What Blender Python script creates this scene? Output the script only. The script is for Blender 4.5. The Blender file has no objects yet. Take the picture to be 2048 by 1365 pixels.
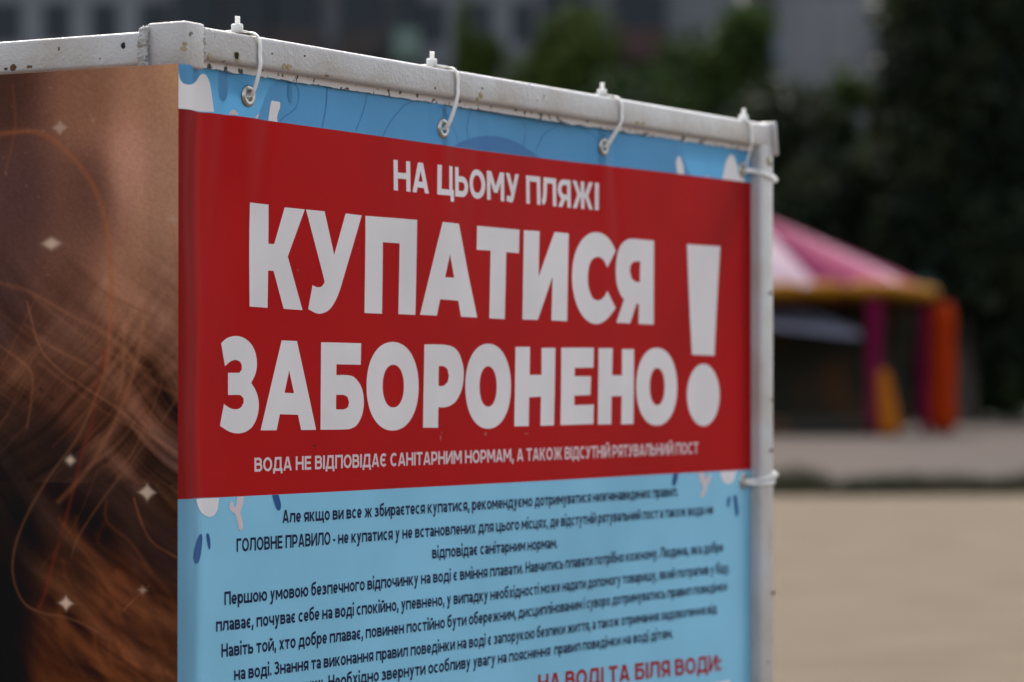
import bpy, bmesh, math, random
import numpy as np
from mathutils import Vector, geometry, noise
random.seed(7); rng = np.random.default_rng(7)
R = math.radians
SC = bpy.context.scene
COL = SC.collection

# ------------------------------------------------------------------ camera, sky, sun, exposure
F = 6318.0                       # focal length in pixels of the 2048 px wide photograph
PITCH = math.atan(91.5 / F)
HCAM = 1.0
CAM = Vector((0, 0, HCAM))
cam = bpy.data.cameras.new('camera')
cam_o = bpy.data.objects.new('camera', cam); COL.objects.link(cam_o)
cam_o.location = CAM; cam_o.rotation_euler = (math.pi/2 + PITCH, 0, 0)
cam.sensor_width = 36; cam.lens = F * 36 / 2048
cam.clip_start = .05; cam.clip_end = 2000
cam.dof.use_dof = True; cam.dof.focus_distance = 2.80
cam.dof.aperture_fstop = 5.3; cam.dof.aperture_blades = 9; cam.dof.aperture_rotation = R(15)
SC.camera = cam_o

SUN_EL, SUN_AZ = 43.0, -8.0      # azimuth measured from +Y (away from the camera) towards +X
w = bpy.data.worlds.new('World'); SC.world = w; w.use_nodes = True
nt = w.node_tree
sky = nt.nodes.new('ShaderNodeTexSky'); sky.sky_type = 'NISHITA'; sky.sun_disc = False
sky.sun_elevation = R(SUN_EL); sky.sun_rotation = R(SUN_AZ)
sky.air_density = 1.15; sky.dust_density = 4.0
hs = nt.nodes.new('ShaderNodeHueSaturation'); hs.inputs['Saturation'].default_value = .5   # thin high cloud
nt.links.new(sky.outputs[0], hs.inputs['Color']); nt.links.new(hs.outputs[0], nt.nodes['Background'].inputs[0])
nt.nodes['Background'].inputs[1].default_value = 0.15
sun = bpy.data.lights.new('sun', 'SUN'); sun.energy = 1.5; sun.angle = R(10); sun.color = (1, .95, .88)
sun_o = bpy.data.objects.new('sun', sun); COL.objects.link(sun_o)
sd = Vector((math.sin(R(SUN_AZ))*math.cos(R(SUN_EL)), math.cos(R(SUN_AZ))*math.cos(R(SUN_EL)), math.sin(R(SUN_EL))))
sun_o.rotation_euler = sd.to_track_quat('Z', 'Y').to_euler(); sun_o.location = sd*60
vs = SC.view_settings
vs.view_transform = 'Standard'; vs.look = 'None'; vs.gamma = 1; vs.exposure = 1.15

# ------------------------------------------------------------------ helpers
def ray(x, y):
    u, v = (x-1024)/F, (682.5-y)/F
    c, s = math.cos(PITCH), math.sin(PITCH)
    return Vector((u, c - v*s, s + v*c))
def at(x, y, Y):                                     # the point on the pixel's ray at distance Y
    d = ray(x, y); return CAM + d*(Y/d.y)
D1 = Vector((math.sin(R(30.06)), math.cos(R(30.06)), 0))     # along the red banner, away from the corner
D2 = Vector((-D1.y, D1.x, 0))                                # along the brown banner, away from the corner
NF = -D2                                                     # front banner's normal
RISE = .0165                                                 # the banner wraps the corner post this far out
B0 = at(356, 774, 2.63) - NF*RISE; B0.z = 0
def P(s, n, z): return B0 + D1*s + NF*n + Vector((0, 0, z))
def Q(t, m, z): return B0 + D2*t - D1*m + Vector((0, 0, z))  # on the brown side
def sz(x, y, n=0.0):                                 # pixel -> (s, z) on the plane n of the red banner
    d = ray(x, y); k = ((B0 + NF*n - CAM).dot(NF))/d.dot(NF)
    p = CAM + d*k; return (p-B0).dot(D1), p.z
def szr(x, y):                                       # pixel -> (s, z) on the banner's relief
    n = 0.0
    for _ in range(12):
        s, z = sz(x, y, n); n = .5*n + .5*float(relief(s, z))
    return sz(x, y, n)
def tz(x, y, m=0.0):
    d = ray(x, y); k = ((B0 - D1*m - CAM).dot(D1))/d.dot(D1)
    p = CAM + d*k; return (p-B0).dot(D2), p.z

def obj(name, bm, mat, parent=None, smooth=False):
    me = bpy.data.meshes.new(name)
    if isinstance(bm, bmesh.types.BMesh):
        bmesh.ops.recalc_face_normals(bm, faces=bm.faces[:]) if not getattr(obj, 'raw', False) else None
        bm.to_mesh(me); bm.free()
    else:
        me.from_pydata([tuple(v) for v in bm[0]], [], bm[1])
    if smooth:
        for p in me.polygons: p.use_smooth = True
    for m in (mat if isinstance(mat, (list, tuple)) else [mat]): me.materials.append(m)
    o = bpy.data.objects.new(name, me); COL.objects.link(o)
    if parent:
        o.parent = parent
        o.matrix_parent_inverse = parent.matrix_basis.inverted() if parent.type != 'EMPTY' or parent.location.length else parent.matrix_basis.inverted()
    return o
def tag(o, label=None, cat=None, group=None, kind=None):
    if label: o['label'] = label
    if cat: o['category'] = cat
    if group: o['group'] = group
    if kind: o['kind'] = kind
    return o
def thing(name, label, cat, loc, group=None):
    o = bpy.data.objects.new(name, None); COL.objects.link(o); o.location = loc
    o.empty_display_size = .1
    return tag(o, label, cat, group)
def mat(name, col, rough=.6, **k):
    m = bpy.data.materials.new(name); m.use_nodes = True
    b = m.node_tree.nodes['Principled BSDF']
    b.inputs['Base Color'].default_value = (*col, 1); b.inputs['Roughness'].default_value = rough
    for kk, v in k.items(): b.inputs[kk.replace('_', ' ')].default_value = v
    return m
def N(m, t, **k):
    n = m.node_tree.nodes.new(t)
    for kk, v in k.items(): setattr(n, kk, v)
    return n
def L(m, a, b): m.node_tree.links.new(a, b)
def noisy(m, c2, scale, lo=.4, hi=.6, detail=5, bump=0, bscale=None, bdist=.001):
    """mix the base colour with c2 by object-space noise, and bump it"""
    b = m.node_tree.nodes['Principled BSDF']; c1 = b.inputs['Base Color'].default_value[:]
    tc = N(m, 'ShaderNodeTexCoord'); nz = N(m, 'ShaderNodeTexNoise')
    nz.inputs['Scale'].default_value = scale; nz.inputs['Detail'].default_value = detail
    L(m, tc.outputs['Object'], nz.inputs['Vector'])
    rp = N(m, 'ShaderNodeValToRGB'); rp.color_ramp.elements[0].position = lo; rp.color_ramp.elements[1].position = hi
    rp.color_ramp.elements[0].color = c1; rp.color_ramp.elements[1].color = (*c2, 1)
    L(m, nz.outputs[0], rp.inputs[0]); L(m, rp.outputs[0], b.inputs['Base Color'])
    if bump:
        n2 = N(m, 'ShaderNodeTexNoise'); n2.inputs['Scale'].default_value = bscale or scale; n2.inputs['Detail'].default_value = 6
        L(m, tc.outputs['Object'], n2.inputs['Vector'])
        bp = N(m, 'ShaderNodeBump'); bp.inputs['Strength'].default_value = bump; bp.inputs['Distance'].default_value = bdist
        L(m, n2.outputs[0], bp.inputs['Height']); L(m, bp.outputs[0], b.inputs['Normal'])
    return m
def box(bm, c, sx, sy, sz_, ax=(Vector((1,0,0)), Vector((0,1,0)), Vector((0,0,1))), bev=0, seg=2):
    """box centred at c with half sizes along the given axes"""
    vs_ = []
    for i in (-1, 1):
        for j in (-1, 1):
            for k in (-1, 1): vs_.append(bm.verts.new(c + ax[0]*sx*i + ax[1]*sy*j + ax[2]*sz_*k))
    fs = [bm.faces.new([vs_[q] for q in f]) for f in ((0,1,3,2),(4,6,7,5),(0,4,5,1),(2,3,7,6),(0,2,6,4),(1,5,7,3))]
    if bev:
        es = list({e for f in fs for e in f.edges})
        bmesh.ops.bevel(bm, geom=es, offset=bev, segments=seg, affect='EDGES', profile=.5)
def span(bm, a, b, ca, cb, ha, hb, bev=0, seg=3):
    """square tube from a to b; ca, cb cross axes with half sizes ha, hb"""
    d = (b-a); l = d.length; box(bm, (a+b)/2, l/2, ha, hb, (d/l, ca, cb), bev, seg)
def lathe(bm, c, ax, prof, seg=20, u=None):
    ax = ax.normalized(); u = (u or ax.orthogonal()).normalized(); v = ax.cross(u)
    rings = []
    for r, h in prof:
        rings.append([bm.verts.new(c + ax*h + (u*math.cos(2*math.pi*i/seg) + v*math.sin(2*math.pi*i/seg))*r) for i in range(seg)])
    for a, b in zip(rings, rings[1:]):
        for i in range(seg): bm.faces.new((a[i], a[(i+1) % seg], b[(i+1) % seg], b[i]))
    return rings
def strap_mesh(bm, pts, nrm, w_, th):
    """flat band through pts; nrm is the band's outward normal at each point"""
    ps, ns = [], []
    n_ = len(pts); K = 6                              # smooth it with Catmull-Rom
    for i in range(n_-1):
        p0, p1, p2, p3 = pts[max(i-1, 0)], pts[i], pts[i+1], pts[min(i+2, n_-1)]
        for k in range(K + (i == n_-2)):
            t = k/K
            ps.append(.5*((2*p1) + (p2-p0)*t + (2*p0-5*p1+4*p2-p3)*t*t + (3*p1-p0-3*p2+p3)*t**3))
            ns.append((nrm[i]*(1-t) + nrm[i+1]*t).normalized())
    rows = []
    for i, p in enumerate(ps):
        tg = (ps[min(i+1, len(ps)-1)] - ps[max(i-1, 0)]).normalized()
        sd_ = tg.cross(ns[i]).normalized(); up = sd_.cross(tg)
        rows.append([bm.verts.new(p + sd_*a*w_/2 + up*b*th/2) for a, b in ((-1,-.6),(-.8,-1),(.8,-1),(1,-.6),(1,.6),(.8,1),(-.8,1),(-1,.6))])
    for a, b in zip(rows, rows[1:]):
        for i in range(8): bm.faces.new((a[i], a[(i+1) % 8], b[(i+1) % 8], b[i]))
    bm.faces.new(rows[0]); bm.faces.new(rows[-1][::-1])

# ------------------------------------------------------------------ materials
def pvc(name, col, trans=.26, rough=.5):
    """printed PVC banner: glossy skin, fine weave, lets some light through from behind"""
    m = bpy.data.materials.new(name); m.use_nodes = True; n = m.node_tree.nodes
    b = n['Principled BSDF']; b.inputs['Roughness'].default_value = rough
    b.inputs['Specular IOR Level'].default_value = .06
    tc = N(m, 'ShaderNodeTexCoord')
    wv = N(m, 'ShaderNodeTexWave', wave_type='BANDS', bands_direction='Z'); wv.inputs['Scale'].default_value = 330
    wv.inputs['Distortion'].default_value = .6
    L(m, tc.outputs['Object'], wv.inputs['Vector'])
    nz = N(m, 'ShaderNodeTexNoise'); nz.inputs['Scale'].default_value = 420; L(m, tc.outputs['Object'], nz.inputs['Vector'])
    ad = N(m, 'ShaderNodeMath', operation='MULTIPLY_ADD'); L(m, wv.outputs['Fac'], ad.inputs[0]); ad.inputs[1].default_value = .5
    L(m, nz.outputs[0], ad.inputs[2])
    bp = N(m, 'ShaderNodeBump'); bp.inputs['Strength'].default_value = .16; bp.inputs['Distance'].default_value = .0006
    L(m, ad.outputs[0], bp.inputs['Height']); L(m, bp.outputs[0], b.inputs['Normal'])
    # faint grime and sun-fading
    n2 = N(m, 'ShaderNodeTexNoise'); n2.inputs['Scale'].default_value = 9; n2.inputs['Detail'].default_value = 8
    L(m, tc.outputs['Object'], n2.inputs['Vector'])
    rp = N(m, 'ShaderNodeMapRange'); rp.inputs[1].default_value = .35; rp.inputs[2].default_value = .7; rp.inputs[3].default_value = 1.04; rp.inputs[4].default_value = .93
    L(m, n2.outputs[0], rp.inputs[0])
    mx = N(m, 'ShaderNodeVectorMath', operation='SCALE')
    if col is None:
        at_ = N(m, 'ShaderNodeAttribute', attribute_name='Col'); L(m, at_.outputs['Color'], mx.inputs[0])
    else: mx.inputs[0].default_value = col
    L(m, rp.outputs[0], mx.inputs['Scale']); L(m, mx.outputs[0], b.inputs['Base Color'])
    tr = N(m, 'ShaderNodeBsdfTranslucent'); L(m, mx.outputs[0], tr.inputs['Color'])
    ms = N(m, 'ShaderNodeMixShader'); ms.inputs[0].default_value = trans
    L(m, b.outputs[0], ms.inputs[1]); L(m, tr.outputs[0], ms.inputs[2]); L(m, ms.outputs[0], n['Material Output'].inputs[0])
    return m
M = {}
M['red'] = pvc('banner_red', (.29, .004, .005))
M['pale_blue'] = pvc('banner_pale_blue', (.17, .39, .55))
M['top_blue'] = pvc('banner_top_blue', (.10, .33, .58))
M['deep_blue'] = pvc('banner_deep_blue', (.11, .34, .60), .05)
M['mid_blue'] = pvc('banner_mid_blue', (.10, .29, .52), .05)
M['disc_blue'] = pvc('banner_disc_blue', (.075, .22, .47), .05)
M['print_white'] = pvc('banner_white', (.82, .775, .765), .03)
M['pinkish'] = pvc('banner_pinkish_white', (.74, .60, .61), .05)
M['navy'] = pvc('banner_navy', (.012, .018, .06), .05)
M['drop_blue'] = pvc('banner_drop_blue', (.03, .10, .28), .05)
M['line_blue'] = pvc('banner_line_blue', (.06, .20, .40), .05)
M['scuff'] = pvc('banner_scuff', (.40, .10, .09), .05)
M['red_ink'] = pvc('banner_red_ink', (.38, .012, .015), .05)
M['brown_art'] = pvc('banner_brown_art', None, .06, .5)

# white gloss paint over steel: orange peel, grime, small chips
def paint_mat():
    m = mat('white_paint', (.55, .53, .52), .3); b = m.node_tree.nodes['Principled BSDF']
    tc = N(m, 'ShaderNodeTexCoord')
    n1 = N(m, 'ShaderNodeTexNoise'); n1.inputs['Scale'].default_value = 14; n1.inputs['Detail'].default_value = 8; L(m, tc.outputs['Object'], n1.inputs['Vector'])
    r1 = N(m, 'ShaderNodeValToRGB'); r1.color_ramp.elements[0].position = .38; r1.color_ramp.elements[1].position = .72
    r1.color_ramp.elements[0].color = (.53, .51, .50, 1); r1.color_ramp.elements[1].color = (.42, .37, .32, 1)
    L(m, n1.outputs[0], r1.inputs[0])
    n2 = N(m, 'ShaderNodeTexNoise'); n2.inputs['Scale'].default_value = 95; n2.inputs['Detail'].default_value = 3; L(m, tc.outputs['Object'], n2.inputs['Vector'])
    n3 = N(m, 'ShaderNodeTexNoise'); n3.inputs['Scale'].default_value = 9; L(m, tc.outputs['Object'], n3.inputs['Vector'])
    mu = N(m, 'ShaderNodeMath', operation='MULTIPLY'); L(m, n2.outputs[0], mu.inputs[0]); L(m, n3.outputs[0], mu.inputs[1])
    r2 = N(m, 'ShaderNodeValToRGB'); r2.color_ramp.elements[0].position = .425; r2.color_ramp.elements[1].position = .45
    r2.color_ramp.elements[0].color = (0, 0, 0, 1); r2.color_ramp.elements[1].color = (1, 1, 1, 1)
    L(m, mu.outputs[0], r2.inputs[0])
    mx = N(m, 'ShaderNodeMix', data_type='RGBA'); L(m, r2.outputs[0], mx.inputs[0]); L(m, r1.outputs[0], mx.inputs[6]); mx.inputs[7].default_value = (.10, .055, .025, 1)
    L(m, mx.outputs[2], b.inputs['Base Color'])
    v = N(m, 'ShaderNodeTexNoise'); v.inputs['Scale'].default_value = 330; v.inputs['Detail'].default_value = 2; L(m, tc.outputs['Object'], v.inputs['Vector'])
    r3 = N(m, 'ShaderNodeValToRGB'); r3.color_ramp.elements[0].position = .5; r3.color_ramp.elements[1].position = .72; L(m, v.outputs[0], r3.inputs[0])
    bp = N(m, 'ShaderNodeBump'); bp.inputs['Strength'].default_value = .32; bp.inputs['Distance'].default_value = .0009
    L(m, r3.outputs[0], bp.inputs['Height'])
    bp2 = N(m, 'ShaderNodeBump'); bp2.inputs['Strength'].default_value = .24; bp2.inputs['Distance'].default_value = .003
    L(m, n2.outputs[0], bp2.inputs['Height']); L(m, bp.outputs[0], bp2.inputs['Normal']); L(m, bp2.outputs[0], b.inputs['Normal'])
    return m
M['paint'] = paint_mat()
M['weld'] = noisy(mat('painted_weld', (.50, .48, .47), .45), (.28, .25, .20), 160, .45, .7, bump=.9, bscale=260, bdist=.003)
M['rust'] = noisy(mat('rust', (.05, .025, .012), .9), (.20, .10, .03), 300, .4, .6)
M['ochre'] = noisy(mat('ochre_stain', (.30, .21, .06), .7), (.42, .36, .26), 250, .4, .65)
M['hole'] = mat('hole_black', (.006, .005, .005), .9)
M['flange'] = noisy(mat('chipped_flange', (.64, .60, .60), .5), (.03, .025, .02), 120, .59, .62, bump=.5, bscale=180)
M['steel'] = mat('eyelet_metal', (.44, .42, .38), .28, Metallic=1.0)
def nylon():
    m = mat('white_nylon', (.80, .79, .76), .4); b = m.node_tree.nodes['Principled BSDF']
    b.inputs['Transmission Weight'].default_value = 0
    b.inputs['Subsurface Weight'].default_value = .5; b.inputs['Subsurface Radius'].default_value = (.004, .004, .0035); b.inputs['Subsurface Scale'].default_value = 1
    return m
M['nylon'] = nylon()

# ------------------------------------------------------------------ the white steel frame of the box
NPF = .014                        # front faces of post, bar and pole stand this far proud of the red banner
BOX_L = .92                       # depth of the box along the brown side
zt = sz(560, 78.5, NPF)[1]        # top of the front bar
zb = sz(560, 141, NPF)[1]
tube = .030
s_pole0 = sz(1502, 774, 0)[0]; s_pole1 = sz(1549, 774, NPF)[0]
print('bar z', zt, zb, 'pole', s_pole0, s_pole1, 'top at 420/1506', sz(420, 60, NPF), sz(420,119.6,NPF), sz(1506, 244, NPF), sz(1506, 287, NPF))
UP = Vector((0, 0, 1))
zt2 = sz(1490, 242, NPF)[1]; zb2 = sz(1490, 286, NPF)[1]
frame = thing('sign_frame', 'white painted square steel tube frame with rust spots carrying the banners', 'frame', P(.03, -.01, 0))
s_post0, s_post1 = .013, .041
n_back = NPF - .040
post_top = tz(330, 44.5, -s_post0)[1]
print('post top', post_top, 'zt', zt, zt2)
bm = bmesh.new()
z_block = sz(390, 137, NPF)[1]     # the head of the post stands out over the banners, its shaft runs behind them
span(bm, P((s_post0+s_post1)/2, (NPF+n_back)/2, z_block), P((s_post0+s_post1)/2, (NPF+n_back)/2, post_top), D1, NF, (s_post1-s_post0)/2, .020, .0022)
span(bm, P(.029, -.016, 0), P(.029, -.016, z_block+.006), D1, NF, .0135, .013, .002)
obj('corner_post', bm, M['paint'], frame, True)
bm = bmesh.new()
span(bm, P(s_post1-.004, NPF-.0155, (zt+zb)/2), P(s_pole1-.003, NPF-.0155, (zt2+zb2)/2), NF, UP, .015, (zt-zb)/2, .0045, 4)
obj('front_rail', bm, M['paint'], frame, True)
# flat lip under the rail
zl1 = sz(683, 179, NPF-.012)[1]; zl2 = sz(1400, 288, NPF-.012)[1]
sl1 = sz(683, 176, NPF-.012)[0]; sl2 = sz(1400, 285, NPF-.012)[0]
print('flange', zb-zl1, zb2-zl2)
bm = bmesh.new()
e0, e1 = s_post1+.0005, s_pole0-.001
k = (zl2-zl1)/(sl2-sl1)
n_ = 220; rows = []
for i in range(n_+1):
    s = e0 + (e1-e0)*i/n_
    jag = .0016*(noise.noise(Vector((s*55, 3, 0)))) + .0011*noise.noise(Vector((s*190, 7, 0)))
    zlo = zl1 + k*(s-sl1) + jag; zhi = zb + (zb2-zb)*(s-sl1)/(s_pole0-sl1) + .004
    rows.append([bm.verts.new(P(s, n, z)) for n, z in ((NPF-.009, zhi), (NPF-.0095, zlo), (NPF-.0165, zlo+.001), (NPF-.0165, zhi))])
for a, b in zip(rows, rows[1:]):
    for i in range(4): bm.faces.new((a[i], a[(i+1) % 4], b[(i+1) % 4], b[i]))
bm.faces.new(rows[0]); bm.faces.new(rows[-1][::-1])
obj('rail_lip', bm, M['flange'], frame)
# brown side's top rail
zlt = tz(0, 84.5, -.008)[1]; zlb = tz(0, 146.5, -.008)[1]
zlt2 = tz(283, 63, -.008)[1]; zlb2 = tz(283, 130, -.008)[1]
print('left rail', zlt, zlb, zlt2, zlb2)
bm = bmesh.new()
span(bm, Q(.024, -.024, (zlt2+zlb2)/2), Q(BOX_L, -.024, (zlt2+zlb2)/2-.002), D1, UP, .0155, (zlt2-zlb2)/2, .0035, 4)
obj('side_rail', bm, M['paint'], frame, True)
bm = bmesh.new()                 # right-hand pole
span(bm, P((s_pole0+s_pole1)/2, NPF-.018, 0), P((s_pole0+s_pole1)/2, NPF-.018, zb2+.004), D1, NF, (s_pole1-s_pole0)/2, .0174, .004, 4)
obj('end_post', bm, M['paint'], frame, True)
bm = bmesh.new()                 # folded end plate welded on the pole's top
ta = R(9); box(bm, P(s_pole1-.0005, NPF-.0145, (zt2+zb2)/2-.003), .0025, .0185, .0195, (D1*math.cos(ta)+UP*math.sin(ta), NF, UP*math.cos(ta)-D1*math.sin(ta)), .002)
obj('end_cap', bm, M['paint'], frame, True)
zr = zt2 - .004
for s0_, t0_ in ((.028, BOX_L), ((s_pole0+s_pole1)/2, BOX_L)):
    bm = bmesh.new(); p = P(s0_, -t0_, 0); span(bm, p, p+UP*(zr), D1, NF, .015, .015, .003); obj('rear_post', bm, M['paint'], frame, True)
bm = bmesh.new(); span(bm, P(.045, -BOX_L, zr-.016), P(s_pole0-.002, -BOX_L, zr-.016), NF, UP, .0145, .0145, .003); obj('rear_rail', bm, M['paint'], frame, True)
bm = bmesh.new(); span(bm, P(s_pole0+.017, -.024, zr-.0165), P(s_pole0+.017, -BOX_L+.016, zr-.0165), D1, UP, .0145, .0145, .003); obj('far_side_rail', bm, M['paint'], frame, True)
for a, b in ((P(.045, -.014, .22), P(s_pole0-.002, -.014, .22)), (P(.045, -BOX_L, .22), P(s_pole0-.002, -BOX_L, .22))):
    bm = bmesh.new(); span(bm, a, b, NF, UP, .0125, .0145, .003); obj('bottom_rail', bm, M['paint'], frame, True)
for s0_ in (.028, s_pole0+.017):
    bm = bmesh.new(); span(bm, P(s0_, -.045, .222), P(s0_, -BOX_L+.02, .222), D1, UP, .0125, .0145, .003); obj('bottom_rail', bm, M['paint'], frame, True)

def blob(bm, c, r, sc=(1, 1, 1), amp=.3, f=120, sub=3):
    o = len(bm.verts)
    res = bmesh.ops.create_icosphere(bm, subdivisions=sub, radius=1)
    for v in res['verts']:
        d = v.co.copy(); k_ = 1 + amp*noise.noise(d*2.3 + c*f)
        v.co = c + (D1*d.x*sc[0] + NF*d.y*sc[1] + UP*d.z*sc[2])*r*k_
bm = bmesh.new()                  # weld beads where the rails meet the corner post
zc = (zt+zb)/2
for i in range(9):
    blob(bm, P(s_post1+.0012, NPF-.004+random.uniform(-.002, .001), zb+.001+(zt-zb-.004)*i/8), .0046, (.8, .9, 1), .5, 400+i)
for i in range(4): blob(bm, P(s_post1+.001, NPF-.006-.006*i, zt-.0025), .0042, (.9, 1, .7), .5, 600+i)
obj('weld_bead', bm, M['weld'], frame, True)
bm = bmesh.new()
zlc = (zlt2+zlb2)/2
for i in range(9): blob(bm, P(s_post0-.0025+random.uniform(-.0015, .001), n_back-.0012, zlb2+.002+(zlt2-zlb2-.002)*i/8), .0046, (.8, 1, 1), .5, 800+i)
for i in range(4): blob(bm, P(s_post0+.002+.006*i, n_back-.001, zlt2), .0046, (1, .9, .7), .5, 900+i)
obj('weld_bead', bm, M['weld'], frame, True)
def spot(place, name, c, rx, ry, material, nn, seed, proud=.0004, seg=22):
    """irregular flake of rust or stain lying on a painted face"""
    bm = bmesh.new(); vs_ = []
    for i in range(seg):
        a = 2*math.pi*i/seg; k_ = 1 + .45*noise.noise(Vector((math.cos(a)*1.6, math.sin(a)*1.6, seed)))
        vs_.append(bm.verts.new(place(c[0]+rx*k_*math.cos(a), nn+proud, c[1]+ry*k_*math.sin(a))))
    f_ = bm.faces.new(vs_); r = bmesh.ops.extrude_face_region(bm, geom=[f_])
    off = (place(0, nn-.0006, 0)-place(0, nn, 0))
    for g in r['geom']:
        if isinstance(g, bmesh.types.BMVert): g.co += off
    obj(name, bm, material, frame)
nfr = NPF-.0004
for (x, y, rx, ry, mm, nm) in ((473.5, 111, .0042, .0036, 'ochre', 'rust_stain'), (475, 116, .0030, .0030, 'ochre', 'rust_stain'),
                         (569, 133, .0030, .0022, 'ochre', 'rust_stain'), (579, 134, .004, .0024, 'ochre', 'rust_stain'), (962, 191, .0036, .0028, 'ochre', 'rust_stain'),
                         (958, 198, .0036, .0018, 'ochre', 'rust_stain'), (965, 177, .0014, .0010, 'rust', 'rust_spot'), (871, 177, .0013, .0009, 'rust', 'rust_spot'),
                         (420, 112, .0022, .0024, 'ochre', 'rust_stain'), (1276, 246, .004, .0018, 'ochre', 'rust_stain'), (1287, 247, .003, .0018, 'ochre', 'rust_stain'),
                         (610, 112, .0013, .0007, 'rust', 'rust_spot'), (655, 152, .002, .0008, 'rust', 'rust_spot'), (545, 108, .0009, .0007, 'rust', 'rust_spot')):
    spot(P, nm, sz(x, y, NPF), rx, ry, M[mm], nfr, x)
spot(P, 'drill_hole', sz(473, 111, NPF), .0028, .0027, M['hole'], nfr, 3, .0008)
for (x, y, rx, ry, mm, nm) in ((373, 88, .0028, .0016, 'ochre', 'rust_stain'), (371, 98, .0036, .0018, 'ochre', 'rust_stain')):
    spot(Q, nm, tz(x-4, y, -s_post0), rx*.8, ry, M[mm], -s_post0, x)
for (x, y, rx, ry, mm, nm) in ((26, 136, .0034, .0030, 'rust', 'rust_spot'), (59, 134, .0030, .0013, 'rust', 'rust_spot'), (285, 123, .002, .0032, 'rust', 'rust_spot'),
                               (118, 98, .0009, .0016, 'rust', 'rust_spot'), (12, 138, .002, .001, 'rust', 'rust_spot'), (200, 118, .0008, .0006, 'rust', 'rust_spot')):
    spot(Q, nm, tz(x, y, -.0085), rx, ry, M[mm], -.0086, x)
spot(Q, 'drill_hole', tz(247, 92, -.0085), .0022, .0025, M['hole'], -.0086, 5, .0008)
for (x, y, rx, ry) in ((1537, 321, .0045, .0036), (1541, 329, .004, .0025), (1541, 587, .004, .0018), (1543, 901, .004, .0018), (1547, 1186, .004, .0022), (1537, 1325, .003, .001), (1546, 800, .003, .002)):
    spot(P, 'rust_spot', sz(x, y, NPF), rx, ry, M['rust'] if y != 321 else M['ochre'], nfr, x+y)

# ------------------------------------------------------------------ red and blue warning banner
S_END = s_pole0 + .002
Z_BOT = .24
z_red_t = sz(900, 287.5)[1]; z_red_b = sz(900, 971.5)[1]
def red_top(s):
    (sa, za), (sb, zb_), (sc_, zc_), (sd_, zd) = R_T
    return np.interp(s, [sa, sb, sc_, sd_], [za, zb_, zc_, zd])
R_T = [sz(357, 218, RISE), sz(440, 228), sz(900, 294), sz(1500, 366)]
R_B = [sz(352, 999.5, RISE), sz(440, 995.5), sz(900, 972), sz(1500, 940)]
def red_bot(s): return np.interp(s, [p[0] for p in R_B], [p[1] for p in R_B])
EY = [sz(489, 193), sz(877.5, 258), sz(1204.5, 294)]          # eyelets on the top hem
EYR = [sz(1484, 341), sz(1486, 962)]                          # and on the right hem
def top_edge(s):
    xs, zs = zip(*[sz(*p, RISE if p[0] < 400 else 0) for p in ((357, 128), (430, 139), (490, 146), (620, 158), (760, 180), (850, 203), (940, 218.5), (1030, 232), (1150, 250), (1240, 262), (1300, 272), (1400, 283), (1500, 296))])
    return np.interp(s, xs, zs)
def relief(s, z):
    """how far the sheet stands out of its plane"""
    e = np.clip((.060 + .003*np.sin(9*z+1) + .002*np.sin(31*z) - s)/.052, 0, 1); r = RISE*(e*e*(3-2*e))
    g = np.clip((s-.045)/.05, 0, 1)*np.clip((S_END-s)/.06, 0, 1)
    r = r + g*.0022*(np.sin(7.3*s + 2.1*np.sin(5*z)) + .7*np.sin(13*s - 9*z + 1))
    for (es, ez) in EY:                                       # puckers running down from the ties
        d = (s-es) + .10*(z-ez)
        r = r + .0032*np.exp(-(d/.018)**2)*np.exp(-np.clip(ez-z, 0, 9)/.07)*g
    for dx, sl, a in ((.09, .55, .0024), (.16, .8, .0018), (.52, .5, .0012), (.80, -.4, .0012)):
        zt_ = .95*0 + z_red_t
        r = r - a*np.exp(-((s-dx-(zt_-z)*-sl*.35)/.012)**2)*np.exp(-np.clip(zt_-z, 0, 9)/.11)*g
    return r
sign = thing('warning_banner', 'red and light blue printed vinyl banner with white Ukrainian bathing ban lettering', 'banner', P(.55, 0, Z_BOT))
def grid(zlo, zhi, ns, nz, s0, s1):
    ss = np.concatenate([np.linspace(s0, .09, 36), np.linspace(.09, s1, ns)[1:]])
    vt = np.linspace(0, 1, nz)
    lo, hi = zlo(ss), zhi(ss)
    return ss, lo[None, :] + (hi-lo)[None, :]*vt[:, None]
def sheet(name, zlo, zhi, nz, material, holes=(), ns=300):
    ss, Z = grid(zlo, zhi, ns, nz, 0.0, S_END)
    S = np.broadcast_to(ss, Z.shape).copy(); Rr = relief(S, Z)
    bad = np.zeros(S.shape, bool)
    for (hs, hz) in holes: bad |= (S-hs)**2 + (Z-hz)**2 < .0068**2
    v = [P(S[j, i], Rr[j, i], Z[j, i]) for j in range(S.shape[0]) for i in range(S.shape[1])]
    c = S.shape[1]; f = []
    for j in range(S.shape[0]-1):
        for i in range(c-1):
            if bad[j:j+2, i:i+2].any(): continue
            f.append((j*c+i, j*c+i+1, (j+1)*c+i+1, (j+1)*c+i))
    return obj(name, (v, f), material, sign, True)
sheet('upper_strip', red_top, top_edge, 26, M['top_blue'], EY + EYR[:1], 420)
sheet('red_panel', red_bot, red_top, 70, M['red'])
sheet('information_panel', lambda s: np.full_like(s, Z_BOT), red_bot, 160, M['pale_blue'], EYR[1:], 320)

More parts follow.
